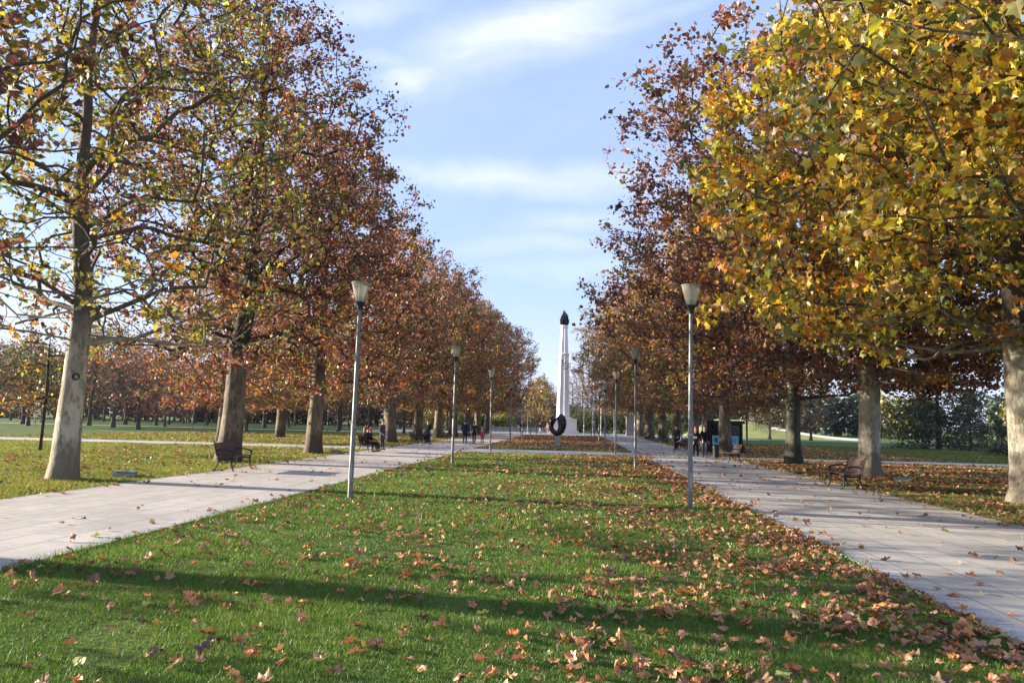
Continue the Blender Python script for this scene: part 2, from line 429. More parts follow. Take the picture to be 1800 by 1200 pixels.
PAL = {
    'yg': (0.30, 0.25, 0.032), 'olive': (0.17, 0.16, 0.032), 'green': (0.09, 0.12, 0.03), 'gold': (0.62, 0.36, 0.035),
    'orange': (0.52, 0.17, 0.03), 'rust': (0.26, 0.115, 0.058), 'brown': (0.17, 0.085, 0.048), 'maroon': (0.13, 0.045, 0.042),
    'pink': (0.42, 0.22, 0.165), 'tan': (0.35, 0.22, 0.12), 'pale': (0.45, 0.43, 0.15), 'dgreen': (0.035, 0.052, 0.026)}
def pal_pick(rng, weights, n):
    ks = list(weights); p = np.array([weights[k] for k in ks], float); p /= p.sum()
    return np.array([PAL[k] for k in ks])[rng.choice(len(ks), size=n, p=p)]

# ------------------------------------------------------------------ trees
def skeleton(rng, H, zf, env, ntips, rt, scaffold, lean=(0, 0), leader=0.8, zlo=None, limbs=()):
    """env(az, z) -> crown radius.  Returns node arrays; every path bends towards its tip."""
    pos = []; par = []; trunk_n = []
    nz = max(6, int(leader * H / 0.45))
    off = np.zeros(2); vel = np.zeros(2)
    for i in range(nz + 1):
        z = leader * H * i / nz
        vel = vel * 0.8 + rng.normal(size=2) * 0.018 * (1 if z > zf else 0.4)
        off = off + vel
        pos.append((off[0] + lean[0] * z, off[1] + lean[1] * z, z - (0.15 if i == 0 else 0))); par.append(i - 1); trunk_n.append(i)
    cap = 60000
    A = np.zeros((cap, 3)); A[:len(pos)] = pos
    PL = np.zeros(cap); PL[:len(pos)] = [p[2] for p in pos]
    par = list(par); n = len(pos)
    D = [np.array([0, 0, 1.0])] * n
    zlo = zf * 0.8 if zlo is None else zlo
    # tips
    T = []
    for i in range(scaffold):
        az = i * 2.39996 + rng.uniform(-.35, .35); u = (i + 0.5) / scaffold
        z = zf + 0.6 + u * (H * 0.86 - zf); r = env(az, z) * rng.uniform(0.5, 0.72)
        T.append((r * cos(az), r * sin(az), z))
    S = []
    tries = 0
    while len(S) < ntips and tries < ntips * 6:
        tries += 1
        z = zlo + (H - zlo) * rng.uniform() ** 0.9; az = rng.uniform(0, 2 * pi)
        R = env(az, z)
        if R < 0.3 or rng.uniform() > (R / 7.0) ** 1.0 + 0.12: continue
        r = R * rng.uniform() ** 0.48
        S.append((r * cos(az), r * sin(az), z))
    S = np.array(S)
    cen = np.array([0, 0, zf + 0.3 * (H - zf)])
    S = S[np.argsort(np.linalg.norm((S - cen) * [1, 1, 0.7], axis=1) + rng.normal(size=len(S)) * 0.4)]
    tips = []
    T = list(limbs) + T
    allT = [np.array(t, float) for t in T] + list(S)
    zmin_attach = zf
    for ti, p in enumerate(allT):
        p = p + np.array([lean[0] * p[2], lean[1] * p[2], 0])
        V = p - A[:n]; d = np.linalg.norm(V, axis=1) + 1e-6
        up = V[:, 2] / d
        cost = d * (1 + 0.7 * np.maximum(0, 0.15 - up)) + 0.10 * PL[:n]
        cost[A[:n, 2] < zmin_attach] += 50
        if ti < len(T): cost[nz + 1:n] += 3.0
        j = int(np.argmin(cost)); L0 = d[j]
        seg = max(2, int(L0 / (0.45 if L0 > 1.2 else 0.4)))
        q0 = A[j].copy(); t0 = D[j]; dirn = V[j] / L0
        st = t0 * 0.45 + dirn * 0.55
        if j <= nz: st = dirn * 0.8 + np.array([0, 0, 0.35 if p[2] > zf + 2 else 0.05])
        c1 = q0 + st * L0 * 0.4; c2 = p - (dirn * 0.75 + np.array([0, 0, rng.uniform(-0.1, 0.35)])) * L0 * 0.33
        prev = j; amp = 0.05 * L0
        w = rng.normal(size=3) * amp; w2 = rng.normal(size=3) * amp * 0.7
        for k in range(1, seg + 1):
            t = k / seg
            q = (1 - t) ** 3 * q0 + 3 * (1 - t) ** 2 * t * c1 + 3 * (1 - t) * t * t * c2 + t ** 3 * p
            q = q + w * sin(pi * t) + w2 * sin(2 * pi * t) + rng.normal(size=3) * 0.025
            dd = q - A[prev]; ln = np.linalg.norm(dd) + 1e-6
            A[n] = q; PL[n] = PL[prev] + ln; par.append(prev); D.append(dd / ln)
            prev = n; n += 1
        tips.append(prev)
    return A[:n].copy(), np.array(par), tips, nz

def wood_mesh(A, par, tips, nz, rt, H, rtip=0.009, expo=2.15, flare=0.3, kmax=12):
    n = len(A)
    cnt = np.zeros(n); cnt[tips] = 1
    for i in range(n - 1, 0, -1): cnt[par[i]] += cnt[i]
    cnt = np.maximum(cnt, 0.6)
    R = rtip * cnt ** (1 / expo)
    for i in range(nz + 1):
        z = A[i, 2]; f = max(0.03, 1 - 0.95 * (i / nz) ** 1.15)
        R[i] = max(rt * f * (1 + .08 * math.exp(-max(z, 0) * 1.2) + flare * math.exp(-max(z, 0) * 4.5)), min(R[i], rt))
    R = np.minimum(R, rt * 1.4)
    ch = [[] for _ in range(n)]
    for i in range(1, n): ch[par[i]].append(i)
    V = []; F = []
    stack = [(0, None)]
    while stack:
        s, pr = stack.pop()
        chain = [s] if pr is None else [pr, s]
        c = s
        while ch[c]:
            if c < nz: nx = c + 1
            else: nx = max(ch[c], key=lambda x: cnt[x])
            for o in ch[c]:
                if o != nx: stack.append((o, c))
            chain.append(nx); c = nx
        P = A[chain]; r = R[chain].copy()
        if pr is not None: r[0] = min(r[0], r[1] * 1.25)
        r[-1] *= 0.5
        rm = r.max(); k = kmax if rm > 0.18 else (7 if rm > 0.06 else (5 if rm > 0.025 else 3))
        t = np.gradient(P, axis=0) if len(P) > 1 else None
        t /= np.linalg.norm(t, axis=1, keepdims=True) + 1e-9
        a = np.cross(t[0], [0.3, 0.5, 0.81]); a /= np.linalg.norm(a) + 1e-9
        ang = np.arange(k) * 2 * pi / k
        base = len(V)
        for i in range(len(P)):
            a = a - t[i] * a.dot(t[i]); a /= np.linalg.norm(a) + 1e-9
            b = np.cross(t[i], a)
            ri = r[i]
            if pr is None:
                rr = ri * (1 + 0.05 * np.sin(ang * 3 + i * 0.35) + 0.03 * np.sin(ang * 5 - i * 0.5) + (0.13 * np.sin(ang * 4 + 1) * math.exp(-max(P[i, 2], 0) * 2.0)))
            else: rr = np.full(k, ri)
            ring = P[i] + (np.cos(ang) * rr)[:, None] * a + (np.sin(ang) * rr)[:, None] * b
            V.extend(ring)
        for i in range(len(P) - 1):
            for j in range(k):
                j2 = (j + 1) % k
                F.append((base + i * k + j, base + i * k + j2, base + (i + 1) * k + j2, base + (i + 1) * k + j))
    return np.array(V), np.array(F), R

def make_tree(name, seed, H, zf, env, ntips, per, lsize, pal, rt=0.4, scaffold=12, lod=1, bark='bark', lean=(0, 0), leader=0.8, zlo=None, spread=0.30, clump=0.8, thin=None, bright=1.0, top_pal=None, rtip=0.009, limbs=()):
    rng = np.random.default_rng(seed)
    A, par, tips, nz = skeleton(rng, H, zf, env, ntips, rt, scaffold, lean, leader, zlo, limbs)
    root = empty(name)
    V, F, R = wood_mesh(A, par, tips, nz, rt, H, rtip)
    np_mesh('trunk', V, F, MAT[bark], root, smooth=True)
    # leaves sit along the last half metre or so of each twig
    T = np.array(tips)
    P = []; C = []
    tipc = pal_pick(rng, pal, len(T))
    if top_pal is not None:
        tc2 = pal_pick(rng, top_pal, len(T)); zt = A[T, 2] / H
        m = rng.uniform(size=len(T)) < np.clip((zt - 0.5) * 2.5, 0, 1)
        tipc[m] = tc2[m]
    for q, t in enumerate(T):
        if thin is not None and rng.uniform() < thin(A[t]): continue
        kk = max(1, int(rng.poisson(per)))
        p0 = A[t]; p1 = A[par[t]]; p2 = A[par[par[t]]]
        u = rng.uniform(0, 2, size=(kk, 1))
        base = np.where(u < 1, p0 + (p1 - p0) * u, p1 + (p2 - p1) * (u - 1))
        pts = base + rng.normal(size=(kk, 3)) * spread * [0.55, 0.55, 0.5]
        cc = np.where(rng.uniform(size=(kk, 1)) < clump, tipc[q][None], pal_pick(rng, pal, kk))
        P.append(pts); C.append(cc)
    P = np.concatenate(P); C = np.concatenate(C)
    C = C * rng.lognormal(0, 0.22, size=(len(C), 1)) * rng.normal(1, 0.07, size=C.shape) * bright
    S = lsize * rng.uniform(0.45, 1.25, size=len(P))
    V, F, CC = leaves_mesh(P, S, np.clip(C, 0.004, 0.8), rng, lod, curl=(0.7 if lod == 0 else 0.45))
    np_mesh('crown', V, F, MAT['leaf'], root, CC)
    return root

def env_round(H, zf, Rm, bulge=0.35, seed=0, bias=(0, 0), low=0.55):
    """crown outline: widest at 'bulge', lobed around; bias makes one side longer"""
    r = random.Random(seed)
    ph = [r.uniform(0, 6.28) for _ in range(6)]
    def f(az, z):
        t = (z - zf * 0.8) / (H - zf * 0.8)
        if t < 0 or t > 1: return 0.0
        if t < bulge: s = low + (1 - low) * math.sqrt(max(0, 1 - (1 - t / bulge) ** 2))
        else: s = max(0.0, 1 - ((t - bulge) / (1 - bulge)) ** 2.1) ** 0.62
        lob = 1 + 0.10 * sin(3 * az + ph[0] + z * 0.35) + 0.09 * sin(5 * az + ph[1] - z * 0.6) + 0.07 * sin(1.7 * z + ph[2] + 2 * az)
        return Rm * s * lob * (1 + bias[0] * cos(az) + bias[1] * sin(az))
    return f

def place(o, x, y, rz=0.0, s=1.0, label=None, group=None, cat='tree', z=0.0):
    o.location = (x, y, z); o.rotation_euler = (0, 0, rz); o.scale = (s, s, s)
    return tag(o, label, cat, group)

GL = 'plane trees of the left avenue row'
GR = 'plane trees of the right avenue row'
mixL1 = {'yg': 3.8, 'olive': 3.6, 'green': 2.0, 'gold': 0.25, 'brown': 1.2, 'maroon': 1.1, 'pale': 0.5, 'rust': 0.4}
mixL0 = {'olive': 2.0, 'brown': 2.2, 'maroon': 2.0, 'gold': 0.5, 'rust': 1.0, 'green': .8, 'yg': .8}
mixL2 = {'brown': 2.6, 'maroon': 4, 'rust': 2.2, 'olive': 1.3, 'yg': 0.5, 'green': .5, 'orange': .3}
mixRust = {'rust': 4.2, 'brown': 3.2, 'maroon': 1.8, 'orange': .6, 'olive': 2.0, 'gold': 0.5, 'tan': .8, 'green': .5}
mixFar = {'rust': 3.2, 'brown': 2.8, 'olive': 2.6, 'tan': 1.4, 'green': .9, 'maroon': .8, 'orange': .4, 'gold': .35}
topFar = {'pink': 4, 'tan': 2, 'rust': 2}  # paler pinkish crown tops: sunlight on the far trees put into leaf colour
mixR1 = {'yg': 3.4, 'olive': 2.2, 'gold': 3.6, 'pale': 0.4, 'orange': 1.9, 'green': 0.5, 'rust': 1.1, 'tan': 1.0}
mixR2 = {'maroon': 4, 'rust': 3, 'brown': 1.8, 'olive': 0.7, 'orange': .6, 'gold': .35}

SP = dict()
# left row, from behind the camera outwards
t = make_tree('plane_tree', 11, 16.5, 3.6, env_round(16.5, 3.6, 6.9, .38, 1), 1350, 11.5, 0.185, mixL1, 0.335, 13, 0, clump=.6, zlo=3.8, limbs=[(-4.4, -1, 4.3), (3.6, .6, 3.9), (4.2, -.6, 5.0), (-3.0, -2.6, 5.4)], thin=lambda p: .12 if p[2] > 6.5 else (.75 if p[0] < -2.0 else .35))
place(t, -13.4, 19.4, 0.3, 1, 'thick pale plane tree with knot hole and olive leaves, nearest trunk on the left', GL)
# knot hole on the trunk of the nearest left tree
kn = MB(); kn.lathe([(0.0, 0.02), (0.06, 0.022), (0.085, 0.05), (0.12, 0.04), (0.13, -0.04)], 14, cap=False)
TREE_L1 = t

t = make_tree('plane_tree', 12, 16.5, 3.4, env_round(16.5, 3.4, 7.0, .34, 2, low=.7), 1400, 11.5, 0.205, mixL0, 0.40, 12, 0, clump=.75, spread=.26, zlo=2.8, thin=lambda p: .1 if p[2] > 7 else .2)
place(t, -13.6, 9.6, 1.0, 1, 'brown and yellow plane tree hanging in at the top left corner', GL)
LFT2 = make_tree('plane_tree', 13, 20.0, 4.2, env_round(20.0, 4.2, 6.7, .34, 3, (-.08, -.04), low=.75), 2000, 17, 0.19, mixL2, 0.44, 14, 1, bark='bark_brown', zlo=3.0, thin=lambda p: .0 if p[2] > 7 else (.65 if p[0] < -1.5 else .2))
place(LFT2, -13.2, 28.7, 0.0, 1, 'tall dark maroon leaved plane tree rising behind the nearest left bench', GL)
LFT3 = make_tree('plane_tree', 14, 16.8, 3.0, env_round(16.8, 3.0, 6.6, .33, 4, (-.12, 0), low=.8), 1900, 21, 0.19, mixRust, 0.40, 13, 1, bark='bark_brown', top_pal=mixL2, lean=(0.015, 0), zlo=2.6, thin=lambda p: .0 if p[2] > 7 else (.6 if p[0] < -1.5 else .2))
place(LFT3, -12.8, 37.3, 0.0, 1, 'rusty leaved plane tree with leaning trunk, third along the left path', GL)
far_a = make_tree('plane_tree', 15, 16.5, 3.0, env_round(16.5, 3.0, 7.2, .36, 5), 1600, 21, 0.20, mixFar, 0.50, 11, 2, top_pal=topFar, zlo=2.6, bark='bark_brown')
far_b = make_tree('plane_tree', 16, 16.0, 3.2, env_round(16.0, 3.2, 7.4, .38, 6), 1600, 21, 0.20, mixRust, 0.42, 12, 2, top_pal=topFar, zlo=2.6, bark='bark_brown')
far_c = make_tree('plane_tree', 17, 15.5, 3.0, env_round(15.5, 3.0, 7.6, .4, 7), 1600, 22, 0.20, {**mixFar, 'olive': 4, 'green': 2}, 0.42, 12, 2, zlo=2.5, bark='bark_brown')
place(far_a, -13.7, 56.9, 0.4, 1, 'stout forked plane tree behind the people on the left bench', GL)
place(far_b, -13.4, 66.0, 1.4, 1, 'plane tree with rusty crown just behind the stroller on the left path', GL)
place(far_c, -13.3, 75.0, 2.2, 1, 'olive and brown plane tree beyond the stroller, right of the rusty one', GL)
ordinal = ['sixth', 'seventh', 'eighth', 'ninth', 'tenth', 'eleventh']
descL = ['brown leaved plane tree far down the left row, behind the walking couple', 'rust coloured plane tree far down the left row, right of the walking couple',
         'olive brown plane tree second from the far end of the left row', 'last plane tree at the far end of the left row']
for i, y in enumerate([84, 93, 102, 111]):
    src = (far_a, far_b, far_c, far_c)[i]
    place(copy_tree(src), -13.2 + .25 * i, y, 1.9 * i + 2.5, (1.0, 1.06, 1.06, 1.08)[i], descL[i], GL)
# shade trees beside the camera whose boughs and shadows reach the lawn
place(copy_tree(LFT3), -13.4, 1.0, 2.0, 0.95, 'rusty plane tree standing left of the camera', GL)

R1 = make_tree('plane_tree', 21, 15.5, 4.0, env_round(15.5, 4.0, 8.0, .36, 8, (-0.0, -0.12), low=.85), 3100, 24, 0.22, mixR1, 0.42, 16, 0, clump=.5, spread=.27, bark='bark', zlo=4.1, bright=1.22, thin=lambda p: .5 if (p[2] < 7.5 and p[0] > -3.5) else .08, limbs=[(-4.5, -.5, 4.2), (-3.2, -2.5, 4.6), (-5.5, 1.6, 5.0), (-2.6, 2.8, 4.4), (-4.0, -1.6, 6.2), (3.2, -1, 4.6), (-1.5, -3.4, 5.2)])
place(R1, 11.55, 20.5, 0.0, 1, 'yellow and olive plane tree with pale trunk at the right edge', GR)
R0 = make_tree('plane_tree', 22, 15.0, 3.6, env_round(15.0, 3.6, 8.6, .40, 9, (-0.03, 0), low=.7), 2300, 20, 0.21, mixR1, 0.42, 14, 0, clump=.45, spread=.27, zlo=5.2, bright=1.2)
place(R0, 12.0, 11.2, 0.5, 1, 'golden plane tree reaching in at the top right corner, trunk out of frame', GR)
R2 = make_tree('plane_tree', 23, 17.0, 3.4, env_round(17.0, 3.4, 9.4, .70, 10, (-0.15, 0), low=.42), 3300, 22, 0.20, mixR2, 0.385, 14, 1, bark='bark', zlo=3.2, limbs=[(-4.2, 0, 4.4), (4.4, -1, 4.8), (2.6, -3.2, 4.0), (-2.8, 2.6, 5.0), (5.0, 2, 5.6), (-3, -3, 5.2)])
place(R2, 11.2, 30.2, 0.0, 1, 'maroon and rust plane tree behind the nearest right bench', GR)
R3 = make_tree('plane_tree', 24, 15.5, 3.2, env_round(15.5, 3.2, 8.8, .42, 11, (-0.08, 0)), 2000, 21, 0.20, mixRust, 0.38, 13, 1, bark='bark_mossy', zlo=3.8)
place(R3, 10.9, 39.1, 0.0, 1, 'rust plane tree with dark mossy trunk right of the black kiosk', GR)
place(copy_tree(far_b), 9.9, 51.0, 3.6, 1, 'plane tree standing directly in front of the black kiosk', GR)
descR = ['plane tree behind the kiosk and the two walkers', 'plane tree right of the person standing by the right benches', 'plane tree beside the standing person on the right path',
         'brown plane tree behind the far right benches', 'olive plane tree second from the far end of the right row', 'last plane tree at the far end of the right row']
for i, y in enumerate([64, 72.5, 81, 91, 102, 114]):
    src = (far_a, far_c, far_b, far_c, far_a, far_c)[i]
    place(copy_tree(src), 11.0 + (0, .3, -.2, -.5, -1.0, -1.2)[i], y, 0.9 * i + 4.1, (1.0, .98, 1.05, 1.15, 1.2, 1.22)[i] * 1.08, descR[i], GR)

# knot hole and stub of the nearest left tree
ko = kn.build('knot_hole', MAT['bark_dark'], TREE_L1, smooth=True)
cdir = Vector((13.4, -19.4, 0)).normalized(); cdir.rotate(Matrix.Rotation(radians(18), 3, 'Z'))
loc = Matrix.Rotation(-0.3, 3, 'Z') @ cdir
ko.scale = (.82, .82, .9); ko.location = Vector((0, 0, 2.72)) + loc * 0.305
ko.rotation_euler = loc.to_track_quat('Z', 'Y').to_euler()

# park trees beyond the avenue
GP = 'dark trunked trees scattered across the park on the left'
pk_a = make_tree('park_tree', 31, 12, 3.2, env_round(12, 3.2, 5.4, .45, 12), 420, 10, 0.30, {'brown': 2, 'maroon': 4, 'rust': .5, 'olive': 1, 'dgreen': 2}, 0.24, 9, 2, bark='bark_dark', leader=.5, thin=lambda p: .35, spread=.6, zlo=4.2)
pk_b = make_tree('park_tree', 32, 12, 3.0, env_round(12, 3.0, 5.0, .5, 13), 420, 14, 0.30, {'dgreen': 4, 'green': 2, 'brown': 2, 'olive': 1}, 0.26, 9, 2, bark='bark_dark', leader=.55, spread=.6, zlo=4.0)
pk_c = make_tree('park_tree', 33, 9, 1.6, env_round(9, 1.6, 4.6, .6, 14, low=.4), 460, 6, 0.26, {'maroon': 4, 'brown': 3, 'rust': 1, 'dgreen': 1}, 0.22, 10, 2, bark='bark_dark', leader=.3, thin=lambda p: .3, spread=.5)
rr = random.Random(5)
spots = []
for row in range(6):
    for k in range(16):
        y = 84 + row * 15 + rr.uniform(-3.5, 3.5); x = -24 - k * 7.8 + rr.uniform(-2.5, 2.5)
        if x < -0.75 * y - 12: continue
        spots.append((x, y))
used = set()
for i, (x, y) in enumerate(spots):
    src = (pk_a, pk_b, pk_a, pk_c)[i % 4]
    lab = {0: 'brown leaved tree with thin dark trunk on the far left lawn', 1: 'dark green leaved tree on the far left lawn', 2: 'low spreading maroon tree on the far left lawn'}[(0, 1, 0, 2)[i % 4]]
    o = src if src.name not in used else copy_tree(src)
    used.add(src.name)
    place(o, x, y, rr.uniform(0, 6.28), rr.uniform(.85, 1.15), lab, GP)
# young tree right behind the nearest left trunk and a red one further
yt = make_tree('young_tree', 34, 6.0, 2.0, env_round(6.0, 2.0, 2.2, .5, 15), 150, 10, 0.17, mixL0, 0.07, 6, 1, bark='bark_dark')
place(yt, -24.0, 33.0, 0, 1, 'slim young tree with dark stem just left of the nearest left trunk')
for i, (x, y, lab) in enumerate([(-24.5, 52.0, 'red brown plane tree on the grass behind the left avenue row, left one'), (-25.0, 64.0, 'rusty plane tree on the grass behind the left avenue row, right one')]):
    place(copy_tree((far_b, far_a)[i]), x, y, i * 2 + 1, .8, lab, 'plane trees behind the left row')
# right side
for i, (x, y, lab) in enumerate([(29.7, 119, 'fan shaped tree on the bank beside the kiosk'), (35.2, 117, 'fan shaped tree at the foot of the bank, right of the mossy trunk')]):
    place(copy_tree(pk_c), x, y, i * 2.1, 1.05, lab, 'fan shaped trees by the grass bank')
def conifer(name, seed, H, Rm, n, pal, rt=0.22, z0=0.5, cone=1.0):
    rng = np.random.default_rng(seed)
    root = empty(name)
    mb = MB(); mb.tube([(0, 0, -.1), (.05, 0, H * .3), (0, .08, H * .7), (0, 0, H * .97)], [rt * 1.2, rt * .8, rt * .4, .02], 9)
    P = []
    tiers = int(H / 0.42)
    for i in range(tiers):
        z = z0 + (H - z0) * i / tiers
        R = Rm * (1 - (i / tiers)) ** 0.5 * rng.uniform(.75, 1.1) * cone
        for b in range(7):
            az = rng.uniform(0, 6.28); Rb = R * rng.uniform(.7, 1.1)
            tip = np.array([Rb * cos(az), Rb * sin(az), z - .12 * Rb])
            if i % 2 == 0 and b < 4: mb.tube([(0, 0, z), tuple(tip * [.5, .5, 1] + [0, 0, .08]), tuple(tip)], [.05, .03, .01], 4, cap=False)
            u = rng.uniform(0.15, 1, size=(n, 1)) ** .8
            P.append(tip * u * [1, 1, 0] + np.array([0, 0, z]) * 1 - [0, 0, .12] * u * Rb + rng.normal(size=(n, 3)) * [.28, .28, .12])
    mb.build('trunk', MAT['bark_dark'], root, smooth=True)
    P = np.concatenate(P)
    C = pal_pick(rng, pal, len(P)) * rng.lognormal(0, .25, size=(len(P), 1))
    V, F, CC = leaves_mesh(P, rng.uniform(.14, .32, size=len(P)), C, rng, 2)
    np_mesh('crown', V, F, MAT['leaf'], root, CC)
    return root
cf = conifer('conifer_tree', 41, 9.5, 4.4, 55, {'dgreen': 5, 'green': 1, 'brown': .8})
place(cf, 36.0, 79.0, 0, 1.12, 'broad dark conifer with brown stem on the right lawn')
for i, (x, y, s_, lab) in enumerate([(45.5, 92, .72, 'smaller dark conifer on the right lawn near the right edge')]):
    place(copy_tree(cf), x, y, i + 1, s_, lab)
def shrub(name, seed, R, H, n, pal, size=0.16, lod=2):
    rng = np.random.default_rng(seed)
    root = empty(name)
    mb = MB()
    P = []
    for i in range(26):
        az = rng.uniform(0, 6.28); r = R * rng.uniform(.2, .85); z = H * rng.uniform(.35, .9)
        tip = np.array([r * cos(az), r * sin(az), z])
        mb.tube([(0, 0, -.03), tuple(tip * [.4, .4, .55]), tuple(tip)], [.03, .018, .006], 4, cap=False)
        P.append(tip + rng.normal(size=(n // 26, 3)) * [R * .24, R * .24, H * .16])
    mb.build('stem', MAT['bark_dark'], root)
    P = np.concatenate(P); P[:, 2] = np.maximum(P[:, 2], .06)
    C = pal_pick(rng, pal, len(P)) * rng.lognormal(0, .25, size=(len(P), 1))
    V, F, CC = leaves_mesh(P, rng.uniform(.6, 1.3, size=len(P)) * size, C, rng, lod)
    np_mesh('foliage', V, F, MAT['leaf'], root, CC)
    return root
sh = shrub('shrub', 51, 1.7, 1.1, 1500, {'dgreen': 4, 'green': 1, 'brown': 1})
place(sh, 33.5, 62.0, 0, 1, 'low dark spreading shrub below the broad conifer', cat='shrub')
place(copy_tree(sh), 36.0, 55.0, 1, 1.0, 'low dark spreading shrub near the right edge of the lawn', cat='shrub')

# golden round tree, bare poplars and hedges behind the monument
gt = make_tree('golden_tree', 61, 10.5, 1.0, env_round(10.5, 1.0, 4.2, .35, 16, low=.7), 420, 26, 0.30, {'gold': .5, 'tan': 4, 'pale': 2, 'olive': 3, 'brown': 1}, 0.2, 8, 2, bark='bark_brown', zlo=.8, spread=.6)
place(gt, -6.5, 150, 0, 1, 'round golden brown tree left of the white monument')
def bare_tree(name, seed, H, R, tips=260):
    rng = np.random.default_rng(seed)
    e = env_round(H, H * .18, R, .5, seed, low=.3)
    A, par, tp, nz = skeleton(rng, H, H * .18, e, tips, .2, 7, leader=.85)
    root = empty(name)
    V, F, _ = wood_mesh(A, par, tp, nz, .22, H, rtip=.022, kmax=6)
    np_mesh('trunk', V, F, MAT['pale_bark'], root, smooth=True)
    return root
MAT['pale_bark'] = simple('pale_bark', (0.24, 0.20, 0.20), 0.9)
bt = bare_tree('bare_tree', 71, 17, 4.2, 800)
for i, (x, y, s_) in enumerate([(-13.5, 176, .62), (-17, 182, .66), (-9.5, 185, .68), (-21, 178, .7), (2.0, 172, 1.05), (5.0, 178, 1.1), (8.0, 174, .95), (12, 180, .9), (16, 176, .9), (-26, 180, .7), (-5.5, 186, .7), (-11.5, 190, .72), (3.6, 190, 1.0), (6.6, 188, 1.0), (-15, 192, .7), (0, 188, .8)]):
    o = bt if i == 0 else copy_tree(bt)
    place(o, x, y, i * 1.3, s_, 'pale leafless tree standing beyond the monument plaza', 'leafless trees beyond the plaza')
MAT_h = None
hd = shrub('bush', 52, 3.0, 4.2, 3600, {'yg': 2, 'pale': 1.5, 'green': 2, 'olive': 1}, 0.34)
for i, (x, y, s_) in enumerate([(1.5, 150, 1), (5.5, 152, .95), (9.5, 151, 1.05), (13.5, 150, .9), (-14, 150, .9), (-18, 152, .95), (-23, 150, .85), (18, 152, 1.0), (-28, 151, .9)]):
    o = hd if i == 0 else copy_tree(hd)
    place(o, x, y, i * 1.7, s_, 'rounded yellow green bush in the line behind the monument', 'bushes in the line behind the monument', cat='bush')

# far wood closing the view: one mass of crowns and stems
def far_wood(name, seed, spots, pal, Hm, mat='leaf', label='', spread=1.0):
    rng = np.random.default_rng(seed)
    Vs, Fs, Cs = [], [], []; b = 0
    for (x, y) in spots:
        H = Hm * rng.uniform(.75, 1.2); R = H * rng.uniform(.28, .4); n = 620
        u = rng.normal(size=(n, 3)); u /= np.linalg.norm(u, axis=1, keepdims=True); rad = rng.uniform(.35, 1, size=(n, 1)) ** .6
        P = u * rad * [R, R, H * .50] + [x, y, H * .50]; P[:, 2] = np.maximum(P[:, 2], .3)
        P += rng.normal(size=P.shape) * .5
        c = pal_pick(rng, pal, 1) * rng.lognormal(0, .2)
        C = c * rng.lognormal(0, .3, size=(n, 1))
        V, F, CC = leaves_mesh(P, rng.uniform(.7, 1.5, size=n), C, rng, 2)
        Vs.append(V); Fs.append(F + b); Cs.append(CC); b += len(V)
        # stem: four thin tall triangles pairs
        r = .22
        q = np.array([[x - r, y - r, -.1], [x + r, y - r, -.1], [x + r, y + r, -.1], [x - r, y + r, -.1], [x, y, H * .8]])
        Vs.append(q); Fs.append(np.array([[0, 1, 4], [1, 2, 4], [2, 3, 4], [3, 0, 4]]) + b); Cs.append(np.tile([.05, .045, .04], (5, 1))); b += 5
    o = np_mesh(name, np.concatenate(Vs), np.concatenate(Fs), MAT['leaf'], None, np.concatenate(Cs))
    tag(o, label, 'woodland', kind='stuff')
    return o
r2 = random.Random(9)
ls = [(-26 - i * 1.75 + r2.uniform(-1.5, 1.5), 186 + r2.uniform(-6, 24) - i * .15) for i in range(100)]
far_wood('far_wood', 81, ls, {'dgreen': 3, 'brown': 3, 'maroon': 2, 'olive': 1}, 14, label='dark bluish belt of far trees closing the left lawn')
rs = [(22 + i * 2.6 + r2.uniform(-1.5, 1.5), 205 + r2.uniform(-15, 25) - i * .7) for i in range(64)]
far_wood('far_wood', 82, rs, {'green': 3, 'olive': 2, 'dgreen': 3, 'yg': .8}, 11, label='green belt of far trees behind the grass bank on the right')
cs_ = [(-34 + i * 3.2 + r2.uniform(-1, 1), 240 + r2.uniform(-10, 14)) for i in range(20)]
far_wood('far_wood', 83, cs_, {'pink': 1, 'tan': 2, 'brown': 1}, 9, label='hazy brown belt of far trees behind the monument')

# grass bank on the right
def bank():
    nx, ny = 60, 14
    V = []; F = []
    for j in range(ny + 1):
        for i in range(nx + 1):
            x = 20 + i * 0.48; y = 124 + j * 2.2
            u = j / ny; prof = math.sin(min(1, u * 1.35) * pi / 2) if u < .75 else max(0, 1 - (u - .75) / .25)
            ends = min(1, max(0, (46.5 - x) / 15)) * min(1, max(0, (x - 20) / 6))
            V.append((x, y, 3.1 * prof * ends - .02))
    for j in range(ny):
        for i in range(nx):
            a = j * (nx + 1) + i; F.append((a, a + 1, a + nx + 2, a + nx + 1))
    o = np_mesh('grass_bank', np.array(V), np.array(F), MAT['bank'], smooth=True)
    tag(o, kind='structure')
MAT['bank'] = simple('bank_turf', (0.27, 0.28, 0.07), 0.95, 0, .3, .5, .5, 6)
bank()
mb = MB()
pp = []
for i in range(14):
    x = 33.5 + i * 0.98; e = min(1, max(0, (46.5 - x) / 15)); y = 134 - i * .8
    u = (y - 124) / 30.8; z = 3.1 * math.sin(min(1, u * 1.35) * pi / 2) * e
    pp.append((x, y, z + .08))
mb.tube(pp, .24, 6)
tag(mb.build('bank_kerb', MAT['kerb']), kind='structure')

